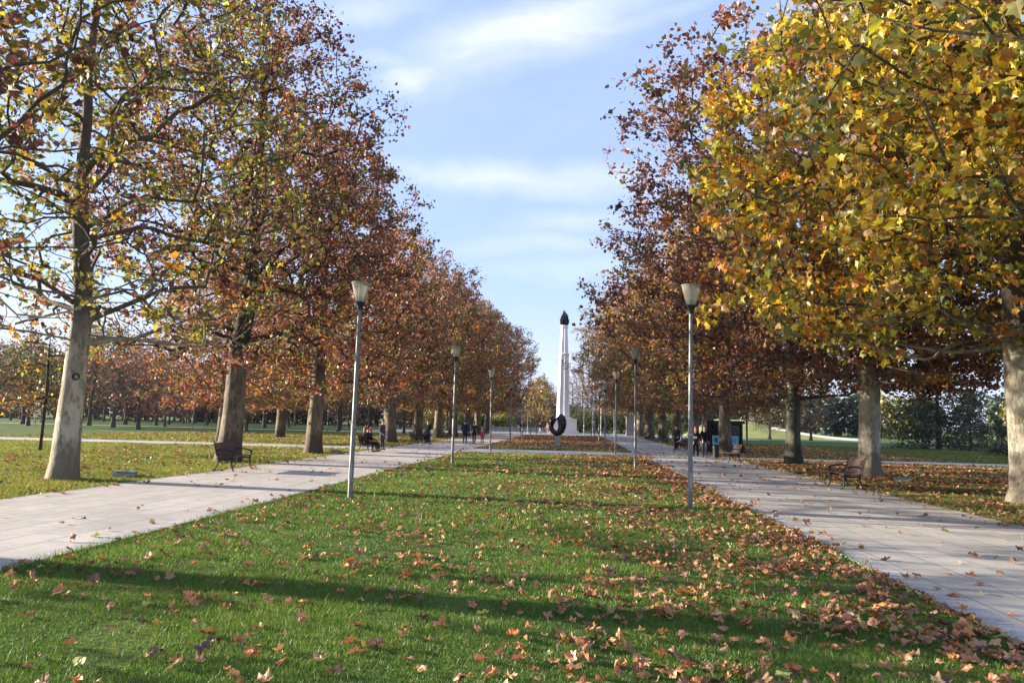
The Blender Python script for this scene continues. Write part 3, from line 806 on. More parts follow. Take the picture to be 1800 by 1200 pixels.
# ------------------------------------------------------------------ grass blades
def grass_field(name, regions, seed, label):
    rng = np.random.default_rng(seed)
    Vs, Fs, Cs = [], [], []; base = 0
    for (x0, x1, y0, y1, dens, h, wd, tone) in regions:
        n = int((x1 - x0) * (y1 - y0) * dens)
        X = rng.uniform(x0, x1, n); Y = rng.uniform(y0, y1, n)
        keep = in_view(X, Y, np.zeros(n), 0.30)
        worn = (np.sin(X * 2.3 + Y * .6) + np.sin(Y * 1.7 - X * 1.1) + np.sin(X * 5 + Y * 3.3) * .6) * .35 + np.clip((X - LX1 + 1.5) / 1.5, 0, 1) * (X < LX1 + .1) * 1.0
        keep &= ~((worn > .55) & (rng.uniform(size=n) < .75))
        X, Y = X[keep], Y[keep]; n = len(X)
        f = np.sin(X * 1.3 + 2 * np.sin(Y * .7)) + np.sin(Y * 1.1 + X * .4) + np.sin(X * 3.7 - Y * 2.9) * .6
        patch = np.sin(X * .9 - 1.7 * np.sin(Y * .45 + 1)) * np.sin(Y * .8 + 1.2 * np.sin(X * .7))
        hh = h * rng.uniform(.4, 1.35, n) * (1 + .15 * f + .22 * patch) * np.where(rng.uniform(size=n) < .02, 1.9, 1)
        az = rng.uniform(0, 2 * pi, n); ln = rng.normal(0, .55, (n, 2)) * hh[:, None]
        w_ = wd * rng.uniform(.7, 1.3, n)
        dx = np.cos(az) * w_ / 2; dy = np.sin(az) * w_ / 2
        z0 = np.full(n, -0.005)
        V = np.stack([np.stack([X - dx, Y - dy, z0], -1), np.stack([X + dx, Y + dy, z0], -1), np.stack([X + ln[:, 0], Y + ln[:, 1], hh], -1)], 1)
        mixn = np.clip(.5 + .16 * f + .30 * patch + rng.normal(0, .28, n), 0, 1)[:, None]
        c = np.array(tone[0]) * (1 - mixn) + np.array(tone[1]) * mixn
        dry = rng.uniform(size=(n, 1)) < tone[2]
        c = np.where(dry, np.array([.26, .22, .09]), c) * rng.lognormal(0, .18, (n, 1))
        Vs.append(V.reshape(-1, 3)); Fs.append(np.arange(n * 3).reshape(-1, 3) + base); Cs.append(np.repeat(c, 3, 0)); base += n * 3
    o = np_mesh(name, np.concatenate(Vs), np.concatenate(Fs), MAT['grass'], None, np.concatenate(Cs))
    return tag(o, label, 'grass', kind='stuff')
TA = ((0.066, 0.150, 0.026), (0.138, 0.24, 0.034), .06)
TB = ((0.12, 0.18, 0.032), (0.24, 0.26, 0.045), .12)
TCc = ((0.09, 0.14, 0.03), (0.18, 0.19, 0.04), .15)
grass_field('lawn_grass', [
    (LX0 - .05, LX1 + .04, 4.0, 8.0, 6000, .034, .0070, TA), (LX0 - .05, LX1 + .04, 8.0, 13.0, 3200, .038, .010, TA),
    (LX0 - .05, LX1 + .04, 13.0, 24.0, 1300, .048, .018, TA), (LX0 - .05, LX1 + .03, 24.0, 43.6, 520, .05, .034, TA)] + [(xe - .07, xe + .07, y0_, y1_, d_, h_, w_, TA) for xe in (LX0, LX1) for (y0_, y1_, d_, h_, w_) in ((6, 14, 1500, .075, .011), (14, 30, 600, .075, .018))]
+ [(OX0 - .07, OX0 + .06, 14, 30, 600, .08, .018, TB), (OX1 - .06, OX1 + .07, 13, 30, 600, .08, .018, TCc)], 1, 'short green grass of the middle lawn')
grass_field('lawn_grass', [
    (LX0, LX1, 49.2, 56.2, 300, .05, .05, TA), (LX0, LX1, 56.9, 108, 120, .06, .08, TCc)], 2, 'grass of the far middle lawn around the black ring sculpture')
grass_field('lawn_grass', [
    (-25, OX0 + .05, 12, 26, 800, .06, .022, TB), (-40, OX0 + .03, 26, 44.2, 260, .06, .05, TB), (-40, OX0, 48.2, 80, 70, .07, .10, TB)], 3, 'yellowish grass left of the left path')
grass_field('lawn_grass', [
    (OX1 - .05, 24, 13, 28, 800, .06, .022, TCc), (OX1 - .03, 34, 28, 42.6, 260, .06, .05, TCc), (OX1, 40, 46, 80, 70, .07, .10, TCc)], 4, 'grass under the trees right of the right path')

# ------------------------------------------------------------------ fallen leaves
LP = {'pinkish brown': (.46, .215, .105), 'dull brown': (.26, .135, .065), 'pale tan': (.48, .31, .15), 'orange brown': (.48, .20, .06), 'dark purplish brown': (.14, .07, .05), 'yellow green': (.34, .36, .09)}
LPK = list(LP); LPW = np.array([4, 2.6, 2, 1.6, 1.1, .5]); LPW = LPW / LPW.sum()
def dry_leaf(rng, col):
    pol = []
    for a, r in [(180, .28), (150, .44), (118, .74), (100, .66), (88, .60), (74, .82), (60, 1.02), (45, .84), (31, .66), (15, .90), (0, 1.15), (-15, .90), (-31, .66), (-45, .84), (-60, 1.02), (-74, .82), (-88, .60), (-100, .66), (-118, .74), (-150, .44)]:
        pol.append((r * sin(radians(a)), r * cos(radians(a))))
    out = np.array(pol); mid = out * .52
    V2 = np.concatenate([[[0, 0]], mid, out])
    n = len(pol)
    cu = rng.uniform(.7, 2.9); ax = rng.uniform(0, pi); u = V2[:, 0] * cos(ax) + V2[:, 1] * sin(ax)
    z = .12 * np.sin(V2[:, 0] * 6 + rng.uniform(0, 6)) * np.abs(V2[:, 1]) + .09 * np.sin(V2[:, 1] * 7 + rng.uniform(0, 6))
    z += rng.normal(0, .055, len(z)) * (np.hypot(V2[:, 0], V2[:, 1]))
    wv_ = -V2[:, 0] * sin(ax) + V2[:, 1] * cos(ax)
    cc_ = cu * (1 + .25 * wv_)
    ur = np.sin(cc_ * u) / cc_; z = z + (1 - np.cos(cc_ * u)) / cc_
    V = np.stack([ur * cos(ax) - wv_ * sin(ax), ur * sin(ax) + wv_ * cos(ax), z], -1)
    if rng.uniform() < .35: V[:, 2] = -V[:, 2]
    V[:, 2] -= V[:, 2].min()
    F = [(0, 1 + (i + 1) % n, 1 + i) for i in range(n)]
    for i in range(n):
        j = (i + 1) % n
        F += [(1 + i, 1 + j, 1 + n + j), (1 + i, 1 + n + j, 1 + n + i)]
    # stalk
    b = len(V); e = V[1 + n]; 
    V = np.concatenate([V, [e + [0, -.02, .02], e + [.03, 0, .02], e + [rng.uniform(-.3, .3), -.55, rng.uniform(.05, .35)]]])
    F.append((b, b + 1, b + 2))
    C = np.array(col) * rng.normal(1, .10, (len(V), 1)); C[0] *= .8; C[1 + n:1 + 2 * n] *= .88
    return V * .5, np.array(F), np.clip(C, .01, .9)
rng = np.random.default_rng(77)
variants = []
for k in LPK:
    for q in range(6): variants.append((k,) + dry_leaf(rng, LP[k]))
vidx = {k: [i for i, v in enumerate(variants) if v[0] == k] for k in LPK}
pts = []
def scatter(x0, x1, y0, y1, dens, fn=None, z=.03):
    n = int((x1 - x0) * (y1 - y0) * dens)
    X = rng.uniform(x0, x1, n); Y = rng.uniform(y0, y1, n)
    if fn is not None:
        k = rng.uniform(size=n) < fn(X, Y); X, Y = X[k], Y[k]
    k = in_view(X, Y, np.zeros(len(X)), .25)
    for x, y in zip(X[k], Y[k]): pts.append((x, y, z))
def clus(X, Y):
    f = np.sin(X * 1.9 + 1.3 * np.sin(Y * 1.1)) + np.sin(Y * 2.3 + X * .9 + 1) + np.sin(X * 4.3 - Y * 3.1 + 2) * .8
    return 1 / (1 + np.exp(-2.0 * (f - .6)))
def lawnf(X, Y):
    side = np.clip((X + 2.6) / 6.2, 0, 1) ** 1.7
    return (1 - .55 * np.clip((Y - 14) / 20, 0, 1)) * np.clip((.05 + .16 * clus(X, Y)) + side * (.25 + .75 * clus(X, Y)), 0, 1)
scatter(LX0, LX1, 4.2, 43.5, 105, lawnf)
scatter(LX0, LX1, 16, 43.5, 1.5)
scatter(LX1 - .9, LX1, 7, 43.5, 28, lambda X, Y: .35 + .65 * clus(X * 2, Y))
scatter(LX0, LX1, 49.3, 56, 10)
scatter(LX0, LX1, 57, 106, 30)
scatter(OX1, 20, 14, 42.5, 38, lambda X, Y: .45 + .55 * clus(X * .7, Y * .8))
scatter(20, 34, 26, 42.5, 8)
scatter(OX1, 22, 46, 80, 14)
scatter(-24, OX0, 12, 44, 8, lambda X, Y: .2 + .8 * clus(X * .6, Y * .5))
scatter(-40, OX0, 48.5, 80, 5)
scatter(OX0, LX0 - .1, 10, 60, .6, None, .028)
scatter(LX1 + .1, OX1, 7, 60, 1.5, None, .028)
scatter(OX1 - .6, OX1, 12, 50, 6, None, .028)
scatter(LX1 + .02, LX1 + .5, 7, 50, 5, None, .028)
scatter(LX0 - .5, LX0 - .02, 8, 50, 3, None, .028)
scatter(OX0, OX0 + .6, 12, 50, 3, None, .028)
pts = np.array(pts)
dist = np.hypot(pts[:, 0], pts[:, 1]); order = np.argsort(dist)
pts = pts[order]; dist = dist[order]
vis = in_view(pts[:, 0], pts[:, 1], np.zeros(len(pts)), 0.0)
sel = np.where(vis)[0][:290]
selset = np.zeros(len(pts), bool); selset[sel] = True
vm = []
for (k, V, F, C) in variants:
    o = np_mesh('fallen_leaf', V, F, MAT['litter'], None, C)
    vm.append(o.data); bpy.data.objects.remove(o)
for i in sel:
    k = LPK[rng.choice(len(LPK), p=LPW)]
    o = bpy.data.objects.new('fallen_leaf', vm[int(rng.choice(vidx[k]))]); COL.objects.link(o)
    x, y, z = pts[i]; s_ = rng.uniform(.08, .18)
    o.location = (x, y, z); o.scale = (s_, s_, s_ * rng.uniform(.8, 1.2)); o.rotation_euler = (rng.normal(0, .22), rng.normal(0, .22), rng.uniform(0, 6.28))
    where = 'on the near lawn' if (LX0 < x < LX1) else 'on the path slabs'
    tag(o, k + ' curled fallen plane leaf lying ' + where, 'leaf', 'fallen leaves ' + where)
rest = pts[~selset]; dr = dist[~selset]
def litter(P, D, name, label):
    Vs, Fs, Cs = [], [], []; b = 0
    near = D < 26
    for vi, (k, V, F, C) in enumerate(variants):
        pass
    Pn = P[near]
    kinds = rng.choice(len(LPK), p=LPW, size=len(Pn)); vv = kinds * 6 + rng.integers(0, 6, len(Pn))
    for vi in range(len(variants)):
        q = Pn[vv == vi]
        if not len(q): continue
        k, V, F, C = variants[vi]; n = len(q)
        az = rng.uniform(0, 2 * pi, n); s_ = rng.uniform(.07, .175, n)
        ca, sa = np.cos(az), np.sin(az)
        tx, ty = rng.normal(0, .25, n), rng.normal(0, .25, n)
        x = V[None, :, 0] * ca[:, None] - V[None, :, 1] * sa[:, None]; y = V[None, :, 0] * sa[:, None] + V[None, :, 1] * ca[:, None]
        z = V[None, :, 2] + x * tx[:, None] + y * ty[:, None]
        W = np.stack([x, y, z], -1) * s_[:, None, None] + q[:, None, :]
        Vs.append(W.reshape(-1, 3)); Fs.append(((np.arange(n) * len(V))[:, None, None] + F[None]).reshape(-1, 3) + b)
        Cs.append((C[None] * rng.lognormal(0, .15, (n, 1, 1))).reshape(-1, 3)); b += n * len(V)
    q = P[~near]; n = len(q)
    if n:
        cc = np.array([LP[k] for k in LPK])[rng.choice(len(LPK), p=LPW, size=n)] * rng.lognormal(0, .2, (n, 1))
        V, F, CC = leaves_mesh(q + [0, 0, .02], rng.uniform(.12, .22, n), cc, rng, 2, curl=.9, flat=True)
        Vs.append(V); Fs.append(F + b); Cs.append(CC)
    o = np_mesh(name, np.concatenate(Vs), np.concatenate(Fs), MAT['litter'], None, np.concatenate(Cs))
    tag(o, label, 'leaf litter', kind='stuff')
litter(rest, dr, 'leaf_litter', 'brown plane leaf litter spread over the lawns and path edges')

# ------------------------------------------------------------------ street lamps
def glass_mat():
    m, nt, out = newmat('frosted_lamp_glass')
    d = N(nt, 'ShaderNodeBsdfTranslucent'); d.inputs[0].default_value = (.75, .74, .68, 1)
    df = N(nt, 'ShaderNodeBsdfDiffuse'); df.inputs[0].default_value = (.6, .6, .56, 1)
    tr = N(nt, 'ShaderNodeBsdfTransparent'); tr.inputs[0].default_value = (.9, .9, .86, 1)
    g = N(nt, 'ShaderNodeBsdfGlossy'); setin(g, Roughness=.15)
    a = N(nt, 'ShaderNodeMixShader'); a.inputs[0].default_value = .5; L(nt, d.outputs[0], a.inputs[1]); L(nt, df.outputs[0], a.inputs[2])
    b = N(nt, 'ShaderNodeMixShader'); b.inputs[0].default_value = .6; L(nt, a.outputs[0], b.inputs[1]); L(nt, tr.outputs[0], b.inputs[2])
    c = N(nt, 'ShaderNodeMixShader'); c.inputs[0].default_value = .08; L(nt, b.outputs[0], c.inputs[1]); L(nt, g.outputs[0], c.inputs[2])
    L(nt, c.outputs[0], out.inputs[0])
    return m
MAT['lampglass'] = glass_mat()
def make_lamp():
    root = empty('street_lamp')
    mb = MB(); mb.lathe([(.11, 0), (.11, .02), (.056, .025), (.054, 1.6), (.050, 1.62), (.044, 4.28), (.0, 4.29)], 18, cap=False)
    mb.build('pole', MAT['galv'], root, smooth=True)
    mb = MB(); mb.lathe([(.0, 4.26), (.062, 4.26), (.066, 4.33), (.10, 4.40), (.112, 4.43), (.10, 4.45), (.06, 4.47), (.055, 4.56), (.0, 4.56)], 18, cap=False)
    mb.build('socket', MAT['black'], root, smooth=True)
    mb = MB(); mb.box((0, -.053, .62), (.058, .012, .34)); mb.lathe([(.066, .40), (.066, .43)], 18); mb.lathe([(.064, 1.58), (.064, 1.63)], 18); mb.build('door_plate', MAT['grey'], root)
    mb = MB(); mb.lathe([(.098, 4.44), (.15, 4.62), (.19, 4.80), (.21, 4.885), (.205, 4.885), (.185, 4.80), (.145, 4.62), (.093, 4.44)], 26, cap=False)
    sh_ = mb.build('lamp_shade', MAT['lampglass'], root, smooth=True)
    mb = MB(); mb.lathe([(.0, 4.905), (.12, 4.905), (.225, 4.893), (.225, 4.88), (.0, 4.884)], 26, cap=False)
    mb.build('lid', MAT['grey'], root, smooth=True)
    mb = MB()
    pr = [(.0, 4.56)]
    for i in range(7): pr += [(.052, 4.575 + i * .034), (.045, 4.592 + i * .034)]
    pr += [(.0, 4.81)]
    mb.lathe(pr, 16, cap=False); mb.build('bulb', MAT['white'], root, smooth=True)
    return root
lamp = make_lamp()
GLL, GRL = 'street lamps along the left edge of the lawn', 'street lamps along the right edge of the lawn'
wordsY = ['nearest the camera', 'second from the camera', 'third from the camera', 'fourth from the camera', 'fifth from the camera', 'sixth from the camera', 'last before the plaza']
first = True
for side, X, g in (('left', -4.95, GLL), ('right', 2.55, GRL)):
    for i in range(7):
        y = 17.0 + 14.6 * i
        o = lamp if first else copy_tree(lamp); first = False
        o.location = (X, y, 0); o.rotation_euler = (radians((.35, -.2, .3, .1, -.3, .2, 0)[i]), radians((.6, .2, -.3, .3, -.1, .4, .1)[i] if side == 'left' else (.3, -.2, .2, -.3, .2, .1, -.2)[i]), 0)
        tag(o, 'grey lamp post with funnel glass shade on the %s lawn edge, %s' % (side, wordsY[i]), 'street lamp', g)
# thin white poles on the plaza
mb = MB(); mb.tube([(0, 0, 0), (0, 0, 5.6)], [.05, .035], 8); mb.lathe([(.12, 0), (.12, .05), (.0, .05)], 12)
fp = mb.build('flag_pole', MAT['white']); tag(fp, 'thin pale pole on the plaza beside the white monument', 'pole', 'thin poles around the plaza')
for i, (x, y) in enumerate([(1.6, 112), (2.9, 112), (4.2, 116), (-5.2, 110), (-6.6, 112), (6.0, 113)]):
    o = fp if i == 0 else fp.copy()
    if i: COL.objects.link(o)
    o.location = (x, y, .0)
# pole lamps on the right lawn edge
for i, (x, y, l) in enumerate([(47.5, 96, 'pale lamp post on the far right lawn beside the small conifer'), (50.5, 100, 'pale lamp post on the far right lawn next to the edge')]):
    o = copy_tree(lamp); o.location = (x, y, 0); tag(o, l, 'street lamp', 'lamp posts on the right lawn')
for i, (x, y) in enumerate([(-40, 78), (-62, 84), (-30, 92), (-22, 88)]):
    o = copy_tree(lamp); o.location = (x, y, 0); tag(o, 'grey lamp post among the park trees on the left', 'street lamp', 'lamp posts among the park trees')

# ------------------------------------------------------------------ benches
def make_bench():
    """length along local Y, faces local +X, backrest at -X"""
    root = empty('park_bench')
    Ln = 1.75
    st = MB()
    for i in range(5):
        st.box((-.17 + i * .095, 0, .435 + .012 * abs(i - 2)), (.075, Ln, .032))
    st.build('seat', MAT['wood'], root, bevel=.006)
    bk = MB()
    for i in range(5):
        z = .52 + i * .083; x = -.245 - (z - .45) * .26
        bk.box((x, 0, z), (.028, Ln, .079), Matrix.Rotation(radians(-14), 3, 'Y'))
    bk.build('backrest', MAT['wood'], root, bevel=.006)
    for s_ in (-1, 1):
        y = s_ * (Ln / 2 - .10)
        m = MB()
        m.tube([(.235, y, .40), (.21, y, .26), (.235, y, .12), (.27, y, .03), (.31, y, .022)], [.030, .026, .020, .022, .018], 7)      # front leg
        m.tube([(-.22, y, .42), (-.22, y, .28), (-.27, y, .13), (-.345, y, .03), (-.385, y, .022)], [.030, .026, .020, .022, .018], 7)   # rear leg
        m.tube([(-.24, y, .40), (0, y, .375), (.24, y, .40)], [.028, .024, .028], 7)
        m.tube([(-.225, y, .40), (-.285, y, .58), (-.36, y, .86), (-.385, y, .93), (-.43, y, .935)], [.028, .024, .020, .020, .016], 7)  # back upright
        m.tube([(-.30, y, .64), (-.14, y, .68), (.06, y, .66), (.22, y, .62), (.285, y, .57), (.26, y, .52), (.215, y, .55)], [.02, .022, .022, .024, .022, .018, .012], 7)  # arm
        m.tube([(.235, y, .41), (.25, y, .50), (.22, y, .60)], [.02, .016, .018], 7)
        m.tube([(.20, y, .36), (.08, y, .25), (-.08, y, .25), (-.20, y, .36)], [.014, .014, .014, .014], 6)
        m.build('leg', MAT['iron'], root, smooth=True)
    return root
bench = make_bench()
def put_bench(x, y, rz, label, group, src=None):
    o = bench if src else copy_tree(bench)
    o.location = (x, y, .02); o.rotation_euler = (0, 0, rz)
    tag(o, label, 'bench', group)
    return o
GBL, GBR = 'benches along the left path', 'benches along the right path'
put_bench(-11.05, 24.5, radians(3), 'empty dark bench on the left path in front of the maroon tree', GBL, True)
put_bench(-10.95, 40.6, 0, 'dark bench on the left path with three people sitting on it', GBL)
put_bench(-10.95, 53.4, 0, 'dark bench by the stroller on the left path', GBL)
put_bench(-10.95, 66, 0, 'dark bench beyond the stroller on the left path', GBL)
put_bench(8.25, 24.2, pi - radians(4), 'empty brown slatted bench on the right path, nearest the camera', GBR)
put_bench(7.95, 39.5, pi, 'dark slatted bench on the right path beside the kiosk tree', GBR)
put_bench(8.0, 57.2, pi, 'dark bench on the right path with a person in a pale top', GBR)
put_bench(8.2, 70, pi, 'dark bench on the right path between the last three, nearest one', GBR)
put_bench(8.2, 88, pi, 'dark bench at the far end of the right path', GBR)

# ------------------------------------------------------------------ people
SKIN = simple('skin', (0.50, 0.30, 0.22), 0.55, 0, .06)
def cloth(name, c): return simple(name, c, .9, 0, .18, 12, .15, 60, .2)
def skin_mesh(name, chains, mat, parent, sub=1):
    """chains: list of polylines [(pos, radius)], points at the same place are merged; the first chain starts at the root"""
    vs = []; es = []; rad = []; key = {}
    for ch in chains:
        prev = None
        for p, r in ch:
            k = (round(p[0], 4), round(p[1], 4), round(p[2], 4))
            if k not in key:
                key[k] = len(vs); vs.append(k); rad.append(r if isinstance(r, (tuple, list)) else (r, r))
            i = key[k]
            if prev is not None and prev != i: es.append((prev, i))
            prev = i
    me = bpy.data.meshes.new(name); me.from_pydata(vs, es, []); me.update()
    o = bpy.data.objects.new(name, me); COL.objects.link(o); o.parent = parent
    sk = o.modifiers.new('skin', 'SKIN'); sk.use_smooth_shade = True
    if not me.skin_vertices: me.attributes  # layer is made by the modifier below
    if len(me.skin_vertices) == 0:
        bm = bmesh.new(); bm.from_mesh(me); bm.verts.layers.skin.verify(); bm.to_mesh(me); bm.free()
    for i, r in enumerate(rad):
        me.skin_vertices[0].data[i].radius = r
        me.skin_vertices[0].data[i].use_root = (i == 0)
    sb = o.modifiers.new('sub', 'SUBSURF'); sb.levels = sub; sb.render_levels = sub
    me.materials.append(mat)
    return o
def person(x, y, rz, pose, label, top, bottom, hair, shoes=(.03, .03, .03), h=1.7, coat=0.0, longhair=False, swing=1, group=None, z=.02, hood=False, tilt=0.0, hold=None):
    root = empty('person', (x, y, z), rz)                         # faces local +Y
    root.scale = (h / 1.7,) * 3
    hip = .90 if pose != 'sit' else .50
    P = {}
    P['pel'] = (0, 0, hip); P['wai'] = (0, .01, hip + .16); P['che'] = (0, .02, hip + .36); P['nck'] = (0, .0, hip + .52); P['hd0'] = (0, .02, hip + .60); P['hd1'] = (0, .035, hip + .70); P['hd2'] = (0, .02, hip + .78)
    for s_ in (-1, 1):
        P['sh', s_] = (s_ * .17, 0, hip + .47)
        P['hp', s_] = (s_ * .09, 0, hip - .04)
        if pose == 'walk':
            k = s_ * swing
            P['kn', s_] = (s_ * .09, .10 * k + .05, .48); P['an', s_] = (s_ * .09, .24 * k - .02, .09 if k > 0 else .12); P['to', s_] = (s_ * .10, .24 * k + .16, .04)
            P['el', s_] = (s_ * .24, -.10 * k, hip + .20); P['wr', s_] = (s_ * .22, -.16 * k + .10, hip - .02)
        elif pose == 'sit':
            P['kn', s_] = (s_ * .11, .44, .48); P['an', s_] = (s_ * .11, .42 + (.10 if s_ > 0 else 0), .09); P['to', s_] = (s_ * .12, .60, .04)
            P['el', s_] = (s_ * .25, .06, hip + .22); P['wr', s_] = (s_ * .12, .28, hip + .12)
        else:
            P['kn', s_] = (s_ * .10, .02, .48); P['an', s_] = (s_ * .11, 0, .09); P['to', s_] = (s_ * .13, .17, .04)
            P['el', s_] = (s_ * .25, -.02, hip + .20); P['wr', s_] = (s_ * .20, .12, hip + .02)
        if hold: P['el', s_] = (s_ * .24, -.02, hip + .20); P['wr', s_] = (s_ * .10, .22, hip + .26)
    # body: trunk, head, arms with hands, legs
    chains = [[(P['pel'], .12), (P['wai'], .10), (P['che'], .12), (P['nck'], .055), (P['hd0'], (.068, .07)), (P['hd1'], (.078, .09)), (P['hd2'], (.06, .07))]]
    for s_ in (-1, 1):
        wr = Vector(P['wr', s_]); el = Vector(P['el', s_]); d = (wr - el).normalized()
        palm = wr + d * .07
        chains.append([(P['che'], .12), (P['sh', s_], .055), (P['el', s_], .036), (P['wr', s_], .022), (tuple(palm), (.026, .014))])
        side = d.cross(Vector((0, 1, 0)) if abs(d.y) < .8 else Vector((0, 0, 1))).normalized()
        for q, (o_, ln) in enumerate([(-.03, .065), (-.01, .075), (.01, .07), (.03, .055)]):
            k1 = palm + d * .03 + side * o_; k2 = k1 + d * ln * .5 + Vector((0, .012, 0)); k3 = k2 + d * ln * .4 + Vector((0, .02, -.004))
            chains.append([(tuple(palm), (.026, .014)), (tuple(k1), .009), (tuple(k2), .008), (tuple(k3), .007)])
        th = wr + d * .03 + side * .035
        chains.append([(P['wr', s_], .026), (tuple(th), .011), (tuple(th + d * .03 + side * .02), .009)])
        chains.append([(P['pel'], .12), (P['hp', s_], .078), (P['kn', s_], .05), (P['an', s_], .034), (P['to', s_], .03)])
    skin_mesh('body', chains, SKIN, root)
    # face: nose, eyes and mouth as small reliefs on one part
    hc = Vector(P['hd1'])
    fm = MB()
    fm.tube([hc + Vector((0, .085, .02)), hc + Vector((0, .108, -.012)), hc + Vector((0, .088, -.022))], [.008, .013, .008], 6)
    fm.build('nose', SKIN, root, smooth=True)
    fm = MB()
    for s_ in (-1, 1): fm.lathe([(.0, -.006), (.012, -.003), (.012, .003), (.0, .006)], 8, tuple(hc + Vector((s_ * .032, .083, .018))), cap=False)
    fm.build('eyes', MAT['black'], root)
    # clothing
    tm = cloth('coat_cloth', top); bm_ = cloth('trouser_cloth', bottom)
    ch = [[((0, 0, hip - .07), .16), (P['pel'], .15), (P['wai'], .13), (P['che'], .15), ((P['nck'][0], P['nck'][1], P['nck'][2] - .01), .075)]]
    if hood: ch[0].append(((0, -.06, hip + .62), .09))
    for s_ in (-1, 1):
        ch.append([(P['che'], .15), (P['sh', s_], .078), (P['el', s_], .060), (P['wr', s_], .046)])
        if coat:
            hp = Vector(P['hp', s_]); kn = Vector(P['kn', s_])
            ch.append([(P['pel'], .15), (tuple(hp + Vector((s_ * .015, 0, -.02))), .12), (tuple(hp.lerp(kn, coat) + Vector((s_ * .01, 0, 0))), .115)])
    skin_mesh('coat', ch, tm, root)
    ch = [[((0, 0, hip), .128), ((0, 0, hip - .03), .125)]]
    for s_ in (-1, 1):
        ch.append([((0, 0, hip - .03), .125), (P['hp', s_], .095), (P['kn', s_], .066), (tuple(Vector(P['an', s_]) + Vector((0, 0, .02))), .052)])
    skin_mesh('trousers', ch, bm_, root)
    sm = simple('shoe', shoes, .5)
    for s_ in (-1, 1):
        an, to = Vector(P['an', s_]), Vector(P['to', s_])
        mb = MB(); mb.tube([an + Vector((0, -.06, -.04)), an + Vector((0, 0, -.03)), an.lerp(to, .6) + Vector((0, 0, -.005)), to], [.036, .048, .046, .026], 9)
        mb.build('shoe', sm, root, smooth=True)
    hm = simple('hair_strands', hair, .6, 0, .3, 25)
    hb = MB()
    pr = [(hc + Vector((0, -.035, -.02 if not longhair else -.16))), (hc + Vector((0, -.045, .03))), (hc + Vector((0, -.02, .085))), (hc + Vector((0, .03, .108))), (hc + Vector((0, .07, .085)))]
    hb.tube(pr, [.065 if not longhair else .075, .09, .085, .066, .035], 10)
    hb.build('hair', hm, root, smooth=True)
    if hold:
        mb = MB(); mb.box((0, .30, hip + .27), (.18, .05, .12)); hb = mb.build('paper_bag', MAT['white'], None, bevel=.01)
        hb.matrix_world = root.matrix_basis @ Matrix.Identity(4)
        tag(hb, 'small white bag held by the red haired walker', 'bag')
    return tag(root, label, 'person', group)
JEAN = (.045, .06, .12); DK = (.014, .014, .018)
person(6.65, 42.3, pi * .92, 'walk', 'red haired person walking in dark clothes and white shoes on the right path', (.015, .015, .02), (.018, .018, .028), (.32, .07, .03), (.75, .75, .75), 1.68, longhair=True, hold=True)
person(7.38, 43.8, pi * .95, 'walk', 'person walking in a black hooded jacket and blue jeans by the kiosk', (.012, .013, .02), JEAN, (.10, .10, .11), (.02, .02, .02), 1.78, swing=-1, hood=True)
person(7.75, 58.2, pi * .75, 'stand', 'person standing in dark clothes beside the bench on the right path', (.03, .03, .035), DK, (.03, .02, .015), h=1.78)
person(8.0, 57.4, pi / 2, 'sit', 'person in a pale top sitting on the right path bench', (.42, .45, .5), DK, (.08, .07, .06), h=1.62)
person(-8.2, 58.2, .12, 'walk', 'person walking away in a long dark blue coat on the left path', (.012, .02, .045), (.015, .02, .05), (.02, .015, .015), h=1.78, coat=.75)
person(-7.55, 58.6, 0, 'walk', 'person walking away in dark green jacket beside the blue coat', (.018, .03, .028), (.06, .02, .03), (.05, .03, .02), h=1.70, swing=-1, coat=.4)
person(-6.95, 58.9, 0, 'walk', 'child walking in a pink coat at the path edge', (.42, .05, .13), (.28, .06, .12), (.10, .05, .03), h=1.15, coat=.6)
person(-11.0, 40.05, -pi / 2, 'sit', 'reddish haired person sitting at the near end of the left bench', (.05, .02, .02), DK, (.20, .05, .03), h=1.66, longhair=True)
person(-11.0, 40.62, -pi / 2, 'sit', 'person in a black hat sitting in the middle of the left bench', (.012, .012, .015), DK, (.015, .015, .02), h=1.74)
person(-11.0, 41.2, -pi / 2 + .2, 'sit', 'orange haired person sitting at the far end of the left bench', (.02, .02, .03), DK, (.42, .13, .04), h=1.66, longhair=True)
person(-10.9, 43.4, -pi * .6, 'stand', 'person standing in a long grey purple coat beside the left bench', (.07, .06, .085), (.03, .03, .035), (.12, .08, .06), h=1.72, coat=.9)
person(-10.5, 55.3, pi * .8, 'stand', 'person in black standing behind the stroller', (.014, .014, .02), (.02, .02, .03), (.02, .015, .015), h=1.74, coat=.3)
person(-6.9, 104, pi, 'stand', 'dark dressed person standing by the end of the left path', (.01, .01, .014), DK, (.02, .015, .01), h=1.7, coat=.4)
person(-5.0, 118, 1.3, 'walk', 'person in black top and white trousers on the plaza left of the monument', (.01, .01, .014), (.5, .5, .52), (.02, .015, .01), h=1.75)
person(-3.9, 118.6, 1.2, 'walk', 'person in a pink top on the plaza left of the monument', (.6, .3, .32), (.5, .4, .4), (.1, .05, .03), h=1.7)
person(5.2, 119, -1.3, 'walk', 'person in dark blue on the plaza right of the monument', (.015, .02, .06), JEAN, (.03, .02, .015), h=1.72)
person(-24.0, 88, 0.6, 'walk', 'dark dressed walker on the far left lawn between the trunks', (.015, .015, .02), DK, (.02, .015, .01), h=1.75)

